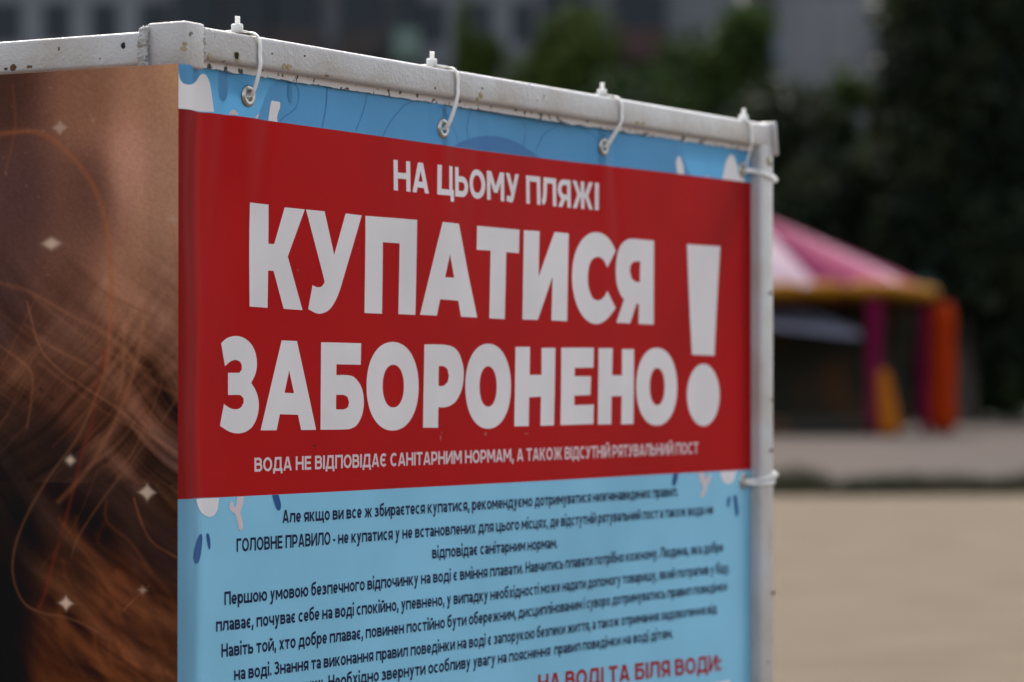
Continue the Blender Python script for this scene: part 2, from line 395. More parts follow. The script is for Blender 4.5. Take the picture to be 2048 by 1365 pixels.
def lay(polys, name, material, proud, parent=None, cell=.02):
    """lay flat polygons (outer + holes, in s,z) on the banner as print, following its relief"""
    bm = bmesh.new()
    for loops in polys:
        loops = [[Vector((p[0], p[1], 0)) for p in lp] for lp in loops]
        vs_ = [bm.verts.new(p) for lp in loops for p in lp]
        for t in geometry.tessellate_polygon(loops):
            try: bm.faces.new([vs_[i] for i in t])
            except ValueError: pass
    finish(bm, name, material, proud, parent, cell)
def finish(bm, name, material, proud, parent=None, cell=.02):
    bm.verts.ensure_lookup_table()
    s_min = min(v.co.x for v in bm.verts); s_max = max(v.co.x for v in bm.verts)
    z_min = min(v.co.y for v in bm.verts); z_max = max(v.co.y for v in bm.verts)
    if cell:
        cuts = []; s = math.ceil(s_min/cell)*cell
        while s < s_max:
            cuts.append((Vector((s, 0, 0)), Vector((1, 0, 0)))); s += cell*(.2 if s < .09 else 1)
        z = math.ceil(z_min/(cell*1.5))*cell*1.5
        while z < z_max: cuts.append((Vector((0, z, 0)), Vector((0, 1, 0)))); z += cell*1.5
        for co, no in cuts: bmesh.ops.bisect_plane(bm, geom=bm.verts[:]+bm.edges[:]+bm.faces[:], plane_co=co, plane_no=no, dist=1e-6)
    for v in bm.verts:
        s, z = v.co.x, v.co.y
        v.co = P(s, float(relief(s, z)) + proud + v.co.z, z)
    bm.normal_update()
    for f in bm.faces:
        if f.normal.dot(NF) < 0: f.normal_flip()
    me = bpy.data.meshes.new(name); bm.to_mesh(me); bm.free(); me.materials.append(material)
    o = bpy.data.objects.new(name, me); COL.objects.link(o); p = parent or sign
    o.parent = p; o.matrix_parent_inverse = p.matrix_world.inverted() if False else p.matrix_basis.inverted()
    return o

def smooth_loop(pts, corner=38, k=4):
    """round a traced outline: Catmull-Rom between points, keeping sharp corners"""
    n_ = len(pts); out = []
    A = [Vector(p).to_2d() if len(p) > 2 else Vector(p) for p in pts]
    sharp = []
    for i in range(n_):
        a, b, c = A[i-1], A[i], A[(i+1) % n_]
        u, v = b-a, c-b
        sharp.append(abs(math.degrees(u.angle_signed(v, 0))) > corner)
    for i in range(n_):
        p1, p2 = A[i], A[(i+1) % n_]
        s1, s2 = sharp[i], sharp[(i+1) % n_]
        if s1 and s2: out.append(p1); continue
        p0 = A[i-1] if not s1 else p1 - (p2-p1)*.5
        p3 = A[(i+2) % n_] if not s2 else p2 + (p2-p1)*.5
        m1 = (p2-p0)*.5 if not s1 else (p2-p1)*.9; m2 = (p3-p1)*.5 if not s2 else (p2-p1)*.9
        l = (p2-p1).length
        if m1.length > l: m1 *= l/m1.length
        if m2.length > l: m2 *= l/m2.length
        for j in range(k):
            t = j/k; h1 = 2*t**3-3*t*t+1; h2 = t**3-2*t*t+t; h3 = -2*t**3+3*t*t; h4 = t**3-t*t
            out.append(p1*h1 + m1*h2 + p2*h3 + m2*h4)
    return out
def conv(ox, oy, k, pts, corner=38, sm=True):
    """points read off an enlargement (origin ox, oy, scale k) -> (s, z) on the banner"""
    q = [szr(ox+x/k, oy+y/k) for x, y in pts]
    return smooth_loop(q, corner) if sm else q
def oval(ox, oy, k, cx, cy, rx, ry, seg=48, e=2.15):
    o = []
    for i in range(seg):
        a = 2*math.pi*i/seg; c, s = math.cos(a), math.sin(a)
        o.append(szr(ox+(cx+rx*math.copysign(abs(c)**(2/e), c))/k, oy+(cy+ry*math.copysign(abs(s)**(2/e), s))/k))
    return o
# big lettering
a1 = (480, 300, 3.9); a2 = (950, 420, 3.034); a3 = (420, 660, 3.531)
W1 = [
 [conv(*a1, [(74,411),(219,428),(218,733),(263,736),(345,449),(502,465),(369,833),(484,1251),(337,1241),(258,945),(216,942),(211,1233),(71,1223)], sm=False)],
 [conv(*a1, [(511,466),(656,480),(731,820),(820,497),(946,512),(800,1012),(775,1095),(740,1180),(690,1250),(630,1278),(585,1273),(528,1243),(562,1056),(600,1072),(635,1065),(656,1032),(650,1000)])],
 [conv(*a1, [(975,515),(1378,547),(1364,1288),(1231,1282),(1241,730),(1111,721),(1104,1279),(967,1273)], sm=False)],
 [conv(*a1, [(1578,563),(1704,577),(1847,1309),(1720,1303),(1699,1178),(1558,1166),(1532,1294),(1400,1287)], sm=False), conv(*a1, [(1635,815),(1667,998),(1596,994)], sm=False)],
 [conv(*a2, [(10,97),(267,121),(264,264),(187,257),(178,664),(84,659),(92,248),(7,243)], sm=False)],
 [conv(*a2, [(294,124),(389,130),(383,408),(480,135),(566,144),(556,677),(461,671),(468,405),(378,669),(285,666)], sm=False)],
 [conv(*a2, [(851,250),(830,205),(800,165),(765,143),(735,137),(690,146),(645,185),(610,250),(592,325),(586,415),(595,505),(620,590),(655,650),(695,684),(738,694),(780,678),(815,645),(851,596),(800,492),(785,522),(765,543),(740,550),(712,536),(695,500),(684,455),(682,400),(690,340),(708,303),(740,286),(768,296),(785,318),(800,350)])],
 [conv(*a2, [(1084,188),(1082,697),(990,693),(992,572),(978,570),(938,690),(855,685),(902,545),(878,510),(858,450),(852,380),(856,300),(872,235),(900,195),(940,176)]), conv(*a2, [(1000,312),(998,440),(970,435),(948,418),(937,375),(940,340),(958,317)])],
]
W2 = [
 [conv(*a3, [(75,95),(120,58),(180,44),(240,60),(290,105),(318,165),(328,240),(318,310),(288,376),(320,430),(338,490),(341,550),(328,620),(295,685),(245,722),(185,732),(130,718),(67,678),(95,524),(135,552),(180,562),(215,548),(234,515),(234,485),(208,461),(124,461),(124,304),(205,304),(221,280),(221,250),(208,226),(180,213),(145,222),(102,258)])],
 [conv(*a3, [(503,75),(611,80),(746,707),(640,708),(618,600),(490,597),(467,710),(354,710)], sm=False), conv(*a3, [(556,288),(590,448),(523,445)], sm=False)],
 [conv(*a3, [(781,88),(1064,95),(1061,247),(890,244),(889,320),(960,320),(1010,332),(1050,375),(1074,430),(1083,510),(1076,580),(1055,640),(1020,685),(965,703),(777,706)]), conv(*a3, [(888,460),(940,460),(968,475),(979,512),(970,548),(942,562),(886,562)])],
 [oval(*a3, 1286, 399, 184, 313), oval(*a3, 1291, 398, 75, 151)],
 [conv(*a3, [(1511,103),(1640,105),(1710,120),(1755,165),(1783,250),(1788,330),(1775,420),(1740,495),(1700,532),(1650,548),(1610,547),(1607,692),(1501,691)]), conv(*a3, [(1612,257),(1648,258),(1675,280),(1684,325),(1676,368),(1645,396),(1610,396)])],
 [oval(1, 0, 1, 974.3, 773, 45.6, 85), oval(1, 0, 1, 974.3, 773.5, 17.2, 40.5)],
 [conv(*a2, [(243,832),(331,832),(329,1002),(401,1002),(401,838),(485,838),(476,1308),(394,1311),(398,1134),(326,1138),(323,1313),(236,1314)], sm=False)],
 [conv(*a2, [(521,837),(718,837),(716,958),(602,960),(602,1010),(701,1010),(698,1124),(600,1128),(600,1186),(718,1182),(716,1300),(516,1307)], sm=False)],
 [conv(*a2, [(747,840),(833,840),(829,1004),(889,1005),(890,846),(962,846),(959,1300),(884,1302),(888,1130),(826,1132),(824,1301),(742,1303)], sm=False)],
 [oval(*a2, 1100, 1074, 124, 236), oval(*a2, 1103, 1073, 45, 113)],
]
lay(W1, 'warning_heading', M['print_white'], .0005)
lay(W2, 'warning_heading', M['print_white'], .0005)
lay([[conv(*a2, [(1284,209),(1486,222),(1450,885),(1314,880)], sm=False)], [oval(*a2, 1383, 1124, 99, 189, 48, 2.0)]], 'exclamation_mark', M['print_white'], .0005)

# a geometric single-weight alphabet drawn with strokes
def ell(cx, cy, rx, ry, a0, a1_, n_=14):
    return [(cx+rx*math.cos(R(a0+(a1_-a0)*i/n_)), cy+ry*math.sin(R(a0+(a1_-a0)*i/n_))) for i in range(n_+1)]
def glyph(ch, T):
    """returns (list of strokes, advance). 's' ribbon, 'd' slanted bar with level ends"""
    a = T/2; XH = .74; st = []
    low = ch.islower(); h = XH if low else 1.0
    U = ch.upper(); k = .93 if low else 1.0
    V = lambda x, y0=0, y1=None: st.append(('s', [(x, y0), (x, h if y1 is None else y1)]))
    Hb = lambda y, x0, x1: st.append(('s', [(x0, y), (x1, y)]))
    D_ = lambda x0, y0, x1, y1: st.append(('d', [(x0, y0), (x1, y1)]))
    S_ = lambda p: st.append(('s', p))
    def bowl(x0, x1, yb, yt): S_([(x0, yt)] + ell(x1-(yt-yb)/2*.9, (yb+yt)/2, (yt-yb)/2*.9, (yt-yb)/2, 90, -90, 12) + [(x0, yb)])
    if ch == ' ': return [], .30
    if ch in '.,:':
        st.append(('s', [(a*1.15, 0), (a*1.15, T*1.15)]))
        if ch == ',': st.append(('d', [(a*1.15, .02), (a*.6, -.19)]))
        if ch == ':': st.append(('s', [(a*1.15, .5), (a*1.15, .5+T*1.15)]))
        return st, T*1.15
    if ch == '-': Hb(.34, 0, .30); return st, .30
    if ch == '\u0430':
        w_ = .60; S_(ell(.40*w_+.02, h-a-.19, w_*.6-a-.02, .19, 150, 0, 12) + [(w_-a, h-a-.22), (w_-a, 0)])
        S_(ell(w_*.47, .225, w_*.47-a, .225-a, 0, 360, 22)); Hb(.225+.225-a, w_*.45, w_-a); return st, w_
    if ch == '\u0435':
        w_ = .66; S_(ell(w_/2, h/2, w_/2-a, h/2-a, 0, 318, 24)); Hb(h/2-.02, a, w_-a*.6); return st, w_
    if ch == '\u0431':
        w_ = .68; S_(ell(w_/2, h/2, w_/2-a, h/2-a, 0, 360, 26)); S_([(a, h*.5), (a*1.05, .66), (.14, .84), (.27, .93), (.45, .965), (w_*.93, 1.02)]); return st, w_
    if ch == '\u0456': V(a); S_([(a, h+.12), (a, h+.12+T*1.15)]); return st, T
    if ch == '\u0440':
        w_ = .70; V(a, -.26); S_(ell(w_/2+.03, h/2, w_/2-a-.03, h/2-a, 0, 360, 26)); return st, w_
    if ch == '\u0443':
        w_ = .64; D_(a*1.2, h, w_*.5, .03); D_(w_-a*1.2, h, w_*.36, -.16); S_([(w_*.44, -.06), (w_*.34, -.19), (w_*.2, -.225), (.03, -.19)]); return st, w_
    if U in '\u041D\u041F\u0418\u0419\u0426':
        w_ = .80*k; V(a); V(w_-a)
        if U == '\u041D': Hb(h/2, a, w_-a)
        if U == '\u041F': Hb(h-a, a, w_-a)
        if U in '\u0418\u0419': D_(a*1.25, .05*h, w_-a*1.25, .95*h)
        if U == '\u0419': S_(ell(w_/2, h+.27, .15, .15, 200, 340, 10))
        if U == '\u0426': Hb(a, a, w_+.07); S_([(w_+.07-a*.9, T), (w_+.07-a*.9, -.19)]); w_ += .07
        return st, w_
    if U in '\u0428\u0429':
        w_ = 1.14*k; V(a); V(w_/2); V(w_-a); Hb(a, a, w_-a)
        if U == '\u0429': Hb(a, w_-a, w_+.08); S_([(w_+.08-a*.9, T), (w_+.08-a*.9, -.19)]); w_ += .08
        return st, w_
    if U == '\u0410': w_ = .84; D_(a*1.15, 0, w_/2-a*.25, h); D_(w_-a*1.15, 0, w_/2+a*.25, h); Hb(.27, w_*.2, w_*.8); return st, w_
    if U == '\u041B': w_ = .80*k; V(w_-a); Hb(h-a, .24*w_, w_-a); S_([(0, a*1.05), (.09*w_, a*1.25), (.17*w_, .24*h), (.215*w_, .5*h), (.25*w_, h)]); return st, w_
    if U == '\u0414':
        w_ = .90*k; Hb(a, 0, w_); S_([(a*.9, T), (a*.9, -.19)]); S_([(w_-a*.9, T), (w_-a*.9, -.19)]); V(w_*.82-a*.2); Hb(h-a, .27*w_, w_*.8); D_(.17*w_, T*.5, .30*w_, h); return st, w_
    if U == '\u042C': w_ = .72*k; V(a); bowl(a, w_-a, a, .60*h); return st, w_
    if U == '\u0412': w_ = .74*k; V(a); bowl(a, w_-a, a, .53*h); bowl(a, w_*.93-a, .53*h, h-a); return st, w_
    if U == '\u0411': w_ = .74*k; V(a); bowl(a, w_-a, a, .60*h); Hb(h-a, a, w_*.9); return st, w_
    if U == '\u0420': w_ = .72; V(a); bowl(a, w_-a, .36*h, h-a); return st, w_
    if U == '\u042F':
        w_ = .72*k; V(w_-a); y0, y1 = .36*h, h-a; S_([(w_-a, y1)] + ell(a+(y1-y0)/2*.9, (y0+y1)/2, (y1-y0)/2*.9, (y1-y0)/2, 90, 270, 12) + [(w_-a, y0)]); D_(a*1.2, 0, w_*.48, y0); return st, w_
    if U == '\u0416':
        w_ = 1.16*k; V(w_/2); Hb(h/2, w_*.34, w_*.66)
        for sx in (-1, 1):
            for sy in (0, 1): D_(w_/2+sx*(w_/2-a*1.3), h*sy, w_/2+sx*.17*w_, h*.5)
        return st, w_
    if U == '\u041A': w_ = .76*k; V(a); Hb(h/2, a, w_*.42); D_(w_-a*1.5, h, w_*.38, h*.5); D_(w_*.38, h*.5, w_-a*1.4, 0); return st, w_
    if U == '\u041C': w_ = .96*k; V(a); V(w_-a); D_(a*1.3, h, w_/2, .27*h); D_(w_-a*1.3, h, w_/2, .27*h); return st, w_
    if U == '\u041E': w_ = .86*k if not low else .72; S_(ell(w_/2, h/2, w_/2-a, h/2-a+.006, 0, 360, 30)); return st, w_
    if U == '\u0421': w_ = .78*k if not low else .64; S_(ell(w_/2+.03, h/2, w_/2-a+.03, h/2-a+.006, 48, 312, 24)); return st, w_
    if U == '\u0404': w_ = .76*k if not low else .62; S_(ell(w_/2+.03, h/2, w_/2-a+.03, h/2-a+.006, 48, 312, 24)); Hb(h/2, a, w_*.72); return st, w_
    if U == '\u0417': w_ = .66*k; S_(ell(w_*.42, .765*h-a*.47, w_*.5-a, .235*h-a*.53, 150, -90, 16) + [(w_*.3, .53*h)]); S_([(w_*.3, .53*h)] + ell(w_*.42, .265*h+a*.5, w_*.56-a, .265*h-a*.5, 90, -150, 16)); return st, w_
    if U == '\u0415': w_ = .66*k; V(a); Hb(a, a, w_); Hb(h/2, a, w_*.93); Hb(h-a, a, w_*.97); return st, w_
    if U == '\u0413': w_ = .60*k; V(a); Hb(h-a, a, w_); return st, w_
    if U == '\u0422': w_ = .70*k; V(w_/2); Hb(h-a, 0, w_); return st, w_
    if U == '\u0423': w_ = .76; D_(a*1.2, h, w_*.52, .32); D_(w_-a*1.2, h, w_*.42, .06); S_([(w_*.50, .22), (w_*.40, .09), (w_*.27, a*.95), (.05, a*1.25)]); return st, w_
    if U == '\u0425': w_ = .74*k; D_(a*1.3, h, w_-a*1.3, 0); D_(a*1.3, 0, w_-a*1.3, h); return st, w_
    if U == '\u0427': w_ = .72*k; V(w_-a); S_([(a, h), (a, .62*h), (a*1.3, .49*h), (a*2.1, .41*h), (.42*w_, .375*h), (w_-a, .40*h)]); return st, w_
    if U == '\u042E': w_ = 1.10*k; V(a); Hb(h/2, a, .36*w_); S_(ell(w_*.64, h/2, w_*.36-a, h/2-a+.006, 0, 360, 28)); return st, w_
    if U == '\u0406': V(a); return st, T
    raise KeyError(ch)
def stroke_quads(kind, pts, T):
    a = T/2
    if kind == 'd':
        (x0, y0), (x1, y1) = pts; l = math.hypot(x1-x0, y1-y0); hx = a*l/abs(y1-y0)*.96
        return [[(x0-hx, y0), (x0+hx, y0), (x1+hx, y1), (x1-hx, y1)]]
    closed = math.hypot(pts[0][0]-pts[-1][0], pts[0][1]-pts[-1][1]) < 1e-6
    L_, R_ = [], []; n_ = len(pts)
    for i, (x, y) in enumerate(pts):
        pa = pts[i-1] if i else (pts[-2] if closed else None)
        pb = pts[i+1] if i < n_-1 else (pts[1] if closed else None)
        us = []
        if pa: us.append(((x-pa[0]), (y-pa[1])))
        if pb: us.append(((pb[0]-x), (pb[1]-y)))
        us = [(u/max(math.hypot(u, v), 1e-9), v/max(math.hypot(u, v), 1e-9)) for u, v in us]
        tx, ty = sum(u for u, v in us), sum(v for u, v in us); l = math.hypot(tx, ty) or 1; tx, ty = tx/l, ty/l
        cs = max(abs(us[0][0]*tx + us[0][1]*ty), .5); hw = a/cs
        L_.append((x-ty*hw, y+tx*hw)); R_.append((x+ty*hw, y-tx*hw))
    return [[L_[i], L_[i+1], R_[i+1], R_[i]] for i in range(n_-1)]
GC = {}
def text_line(bm, s, p0, p1, cap0, cap1, T=.16, track=.085, end=None):
    """p0, p1: baseline start and end in (s, z); cap0, cap1: cap height at both ends"""
    x = 0; items = []
    for ch in s:
        if (ch, T) not in GC: GC[(ch, T)] = glyph(ch, T)
        st, adv = GC[(ch, T)]; items.append((x, st)); x += adv + (track if ch != ' ' else .0)
    W = x - track
    for gx, st in items:
        for li, (kind, pts) in enumerate(st):
            for q in stroke_quads(kind, pts, T):
                vs_ = []
                for (ux, uy) in q:
                    f_ = (gx+ux)/W; cap = cap0 + (cap1-cap0)*f_
                    vs_.append(bm.verts.new((p0[0]+(p1[0]-p0[0])*f_, p0[1]+(p1[1]-p0[1])*f_ + uy*cap, .00003*li)))
                try: bm.faces.new(vs_)
                except ValueError: pass
def line(name, text, a, b, capa, capb, material, T, proud=.0005, track=.085):
    """a, b: start and end pixel of the baseline; capa, capb: pixel row of the capitals' top there"""
    p0, p1 = szr(*a), szr(*b); c0 = szr(a[0], capa)[1]-p0[1]; c1 = sz(b[0], capb)[1]-p1[1]
    bm = bmesh.new(); text_line(bm, text, p0, p1, c0, c1, T, track)
    finish(bm, name, material, proud, cell=.05)
    return c0, c1
print(line('heading_line', 'НА ЦЬОМУ ПЛЯЖІ', (786.6, 381), (1196.5, 421), 320, 366.4, M['print_white'], .20))
print(line('notice_line', 'ВОДА НЕ ВІДПОВІДАЄ САНІТАРНИМ НОРМАМ, А ТАКОЖ ВІДСУТНІЙ РЯТУВАЛЬНИЙ ПОСТ', (508, 944), (1396, 908), 916, 885, M['pinkish'], .185))
body = [
 ('Але якщо ви все ж збираєтеся купатися, рекомендуємо дотримуватися нижченаведених правил.', (564, 1047), (1355.5, 993)),
 ('ГОЛОВНЕ ПРАВИЛО - не купатися у не встановлених для цього місцях, де відстутній рятувальний пост а також вода не', (472.3, 1104.5), (1426, 1029)),
 ('відповідає санітарним нормам.', (863.4, 1118), (1114, 1096.5)),
 ('Першою умовою безпечного відпочинку на воді є вміння плавати. Навчитись плавати потрібно кожному. Людина, яка добре', (448, 1211), (1446, 1104)),
 ('плаває, почуває себе на воді спокійно, упевнено, у випадку необхідності може надати допомогу товаришу, який потрапив у біду.', (431.3, 1264), (1459, 1145)),
 ('Навіть той, хто добре плаває, повинен постійно бути обережним, дисциплінованим і суворо дотримуватись правил поведінки', (442, 1315.5), (1453, 1182)),
 ('на воді. Знання та виконання правил поведінки на воді є запорукою безпеки життя, а також отримання задоволення від', (467.5, 1361.5), (1433, 1227)),
]
for tx, a, b in body:
    ca = 2323*.0118*0 + 27.3*(2.72/ (2.72)) ; da = (sz(*a)[0]*.8655+2.63); db = (sz(*b)[0]*.8655+2.63)
    line('paragraph_line', tx, a, b, a[1]-27.0*2.72/da, b[1]-27.0*2.72/db, M['navy'], .19)
line('paragraph_line', 'відпочинку. Необхідно звернути особливу увагу на пояснення  правил поведінки на воді дітям.', (528, 1396), (1345, 1276.5), 1369, 1255.5, M['navy'], .19)
line('rules_heading', 'НА ВОДІ ТА БІЛЯ ВОДИ:', (1075, 1385), (1442, 1341.5), 1350, 1308, M['red_ink'], .20)
lay([[[sz(1040, 1425), sz(1455, 1361), sz(1455, 1400), sz(1040, 1470)]]], 'rules_panel', M['print_white'], .0004)

# printed water shapes
b1 = (350, 120, 5.851); b2 = (600, 40, 2.926); b3 = (1150, 120, 3.792); b4 = (350, 900, 5.46); b5 = (1400, 880, 6.827); b6 = (1050, 880, 2.8145)
def clip_top(pts): return [(s, min(z, float(top_edge(s))-.0006)) for s, z in pts]
def clip_red(pts): return [(s, max(z, float(red_top(s))+.0001)) for s, z in pts]
def clip_low(pts): return [(s, min(z, float(red_bot(s))-.0001)) for s, z in pts]
dm = conv(*b1, [(1225,205),(1160,285),(1100,350),(1065,420),(1040,480),(1000,590),(960,690)])
ss = np.linspace(sz(514, 240)[0], sz(1376, 340)[0], 60)
mid = [(s, float(red_top(s))) for s in ss]
rt = conv(*b3, [(880,885),(850,820),(820,740),(795,640),(785,610)], sm=False)
upper = [(s, float(top_edge(s))-.0005) for s in np.linspace(rt[-1][0], sz(560, 150)[0], 60)]
lay([[clip_red(clip_top(mid + rt + upper + [p for p in dm if p[0] > mid[0][0]]))]], 'wave_shape', M['deep_blue'], .0003)
lay([[clip_red(conv(*b1, [(36,120),(42,180),(60,240),(100,280),(160,292),(210,275),(250,235),(290,180),(325,163),(360,185),(390,240),(410,320),(430,460),(450,612),(240,600),(33,575)]))]], 'splash_shape', M['print_white'], .0006)
lay([[clip_red(conv(*b1, [(1085,712),(1100,590),(1120,490),(1150,435),(1175,425),(1205,445),(1222,500),(1222,560),(1200,620),(1188,680),(1195,730)]))]], 'splash_shape', M['print_white'], .0006)
lay([[clip_red(conv(*b1, [(618,640),(650,592),(685,583),(715,605),(738,645)]))]], 'splash_shape', M['pinkish'], .0006)
lay([[clip_red(conv(*b1, [(925,674),(980,622),(962,692)]))]], 'splash_shape', M['pinkish'], .0006)
lay([[clip_top(conv(*b1, [(1322,270),(1350,268),(1365,400),(1358,505),(1338,500),(1315,410)]))]], 'leaf_shape', M['top_blue'], .0006)
lay([[clip_top(conv(*b1, [(515,100),(610,100),(612,400),(590,470),(560,492),(530,470),(512,400)]))]], 'wave_shape', M['mid_blue'], .0003)
lay([[clip_red(conv(*b2, [(895,738),(980,700),(1080,680),(1180,688),(1280,725),(1340,765),(1405,808),(1150,772)]))]], 'wave_shape', M['disc_blue'], .0006)
lay([[clip_red(conv(*b3, [(772,895),(760,780),(775,730),(795,735),(815,800),(828,895)]))]], 'splash_shape', M['print_white'], .0006)
lay([[clip_red(conv(*b3, [(1108,930),(1130,820),(1150,750),(1180,720),(1205,735),(1225,800),(1240,870),(1280,905),(1290,935)]))]], 'splash_shape', M['print_white'], .0006)
lay([[clip_red(conv(*b3, [(975,910),(990,885),(1015,888),(1025,915)]))]], 'splash_shape', M['pinkish'], .0006)
lay([[clip_red(conv(*b3, [(1278,935),(1315,865),(1326,860),(1326,935)]))]], 'wave_shape', M['deep_blue'], .0004)
def thin(name, pts, wpx=1.5):
    """hair line printed on the banner"""
    q = conv(*pts[0], pts[1], 80); m_ = smooth_open(q)
    bm = bmesh.new(); L_ = stroke_quads('s', [(p[0], p[1]) for p in m_], .0011*wpx/1.5)
    for quad in L_:
        try: bm.faces.new([bm.verts.new((x, min(max(y, float(red_top(x))+.0002), float(top_edge(x))-.0005), 0)) for x, y in quad])
        except ValueError: pass
    finish(bm, name, M['line_blue'], .0007, cell=0)
def smooth_open(q): return [q[0]] + [p for p in q[1:]] if False else [tuple(p) for p in q]
def hair(frame_, pts, wpx=1.5):
    q = [Vector(sz(frame_[0]+x/frame_[2], frame_[1]+y/frame_[2])) for x, y in pts]; out = []
    for i in range(len(q)-1):
        p0, p1, p2, p3 = q[max(i-1, 0)], q[i], q[i+1], q[min(i+2, len(q)-1)]
        for j in range(6 + (i == len(q)-2)):
            t = j/6; out.append(.5*((2*p1)+(p2-p0)*t+(2*p0-5*p1+4*p2-p3)*t*t+(3*p1-p0-3*p2+p3)*t**3))
    bm = bmesh.new()
    for quad in stroke_quads('s', [tuple(p) for p in out], .0006*wpx/1.5):
        if all(red_top(x) < y < top_edge(x) for x, y in quad): bm.faces.new([bm.verts.new((x, y, 0)) for x, y in quad])
    if len(bm.verts): finish(bm, 'contour_line', M['line_blue'], .0007, cell=0)
for fr, pts in ((b1, [(1380,270),(1425,340),(1438,430),(1405,555),(1340,620),(1270,665),(1222,725)]), (b1, [(1768,300),(1755,480),(1735,640),(1700,795)]),
                (b2, [(150,398),(145,500),(120,632)]), (b2, [(385,425),(360,530),(308,665)]), (b2, [(660,478),(600,500),(545,560),(500,620),(468,690)]),
                (b2, [(790,500),(850,570),(890,640),(920,720)]), (b2, [(1000,535),(978,600),(975,650),(990,720)]), (b2, [(1325,600),(1335,660),(1320,740)]),
                (b2, [(1530,615),(1470,650),(1430,690),(1393,778)]), (b2, [(1680,650),(1730,690),(1750,740)])):
    hair(fr, pts)
lay([[clip_low(conv(*b4, [(222,540),(240,610),(270,670),(320,715),(370,732),(420,715),(455,660),(468,590),(476,525)]))]], 'bubble_shape', M['print_white'], .0006)
lay([[clip_low(conv(*b4, [(672,508),(665,580),(650,632),(635,620),(625,570),(605,560),(590,585),(588,635),(610,670),(650,700),(675,780),(690,850),(705,882),(722,880),(735,830),(725,760),(708,700),(720,640),(738,580),(746,505)]))]], 'coral_shape', M['pinkish'], .0006)
for pts in ([(1052,485),(1075,570),(1100,640),(1125,668),(1148,650),(1152,600),(1140,540),(1122,480)], [(285,915),(295,960),(285,1080),(268,1180),(240,1240),(210,1235),(195,1180),(205,1090),(230,1000),(260,930)],
            [(345,908),(365,920),(380,990),(383,1060),(370,1095),(355,1060),(340,980),(335,930)]):
    lay([[clip_low(conv(*b4, pts))]], 'drop_shape', M['drop_blue'], .0006)
lay([[clip_low(conv(*b5, [(268,435),(290,530),(330,590),(370,605),(420,590),(465,530),(492,420)]))]], 'bubble_shape', M['print_white'], .0006)
lay([[clip_low(conv(*b6, [(972,180),(985,235),(1000,260),(985,320),(998,328),(1015,290),(1025,255),(1045,215),(1046,192),(1030,200),(1012,225),(1008,180)]))]], 'coral_shape', M['pinkish'], .0006)
for fr, pts in ((b5, [(360,870),(375,780),(400,770),(410,800),(395,900),(375,945)]), (b5, [(452,760),(490,755),(510,880),(522,1000),(505,1050),(480,1040),(465,920),(450,800)]), (b6, [(825,250),(832,190),(862,185),(852,235),(838,264)])):
    lay([[clip_low(conv(*fr, pts))]], 'drop_shape', M['drop_blue'], .0006)
# scuffs and a splash of dirt on the red
lay([[oval(628, 892, 1, 0, 0, 3.2, 1.8, 12)]], 'dirt_speck', M['hole'], .0006)
for x, y, rx, ry in ((880, 876, 1.6, 6), (882.5, 866, 1.2, 2.5), (970, 868, 2.2, 4.5), (716, 497, 2.0, .8), (1052, 868, 5, 1.4), (595, 541, 1.2, 3)):
    lay([[oval(x, y, 1, 0, 0, rx, ry, 12)]], 'scuff_mark', M['scuff'], .0006)
# eyelets
def eyelet(es, ez):
    bm = bmesh.new(); n0 = float(relief(es, ez)); c = P(es, n0, ez)
    lathe(bm, c, NF, [(.0046, -.004), (.0046, .0009), (.0050, .0016), (.0060, .0021), (.0078, .0021), (.0092, .0014), (.0098, .0003)], 28, UP)
    lathe(bm, c, NF, [(.0048, -.0015), (.0075, -.0022), (.0095, -.0008)], 28, UP)
    obj('eyelet', bm, M['steel'], sign, True)
for e in EY + EYR: eyelet(*e)

# ------------------------------------------------------------------ brown banner on the left side
side = thing('hair_banner', 'brown banner printed with auburn hair and pale sparkles, on the left side', 'banner', Q(.3, 0, Z_BOT))
def ttop(t):
    a_, b_ = tz(0, 150), tz(355, 127.5); return a_[1] + (b_[1]-a_[1])*(t-a_[0])/(b_[0]-a_[0])
tt = np.concatenate([np.linspace(-RISE, .215, 190), np.linspace(.215, BOX_L-.02, 60)[1:]])
zz = np.concatenate([np.linspace(Z_BOT, .72, 60), np.linspace(.72, 1.28, 440)[1:]])
TT, ZZ0 = np.meshgrid(tt, zz)
ZZ = np.minimum(ZZ0, ttop(TT))
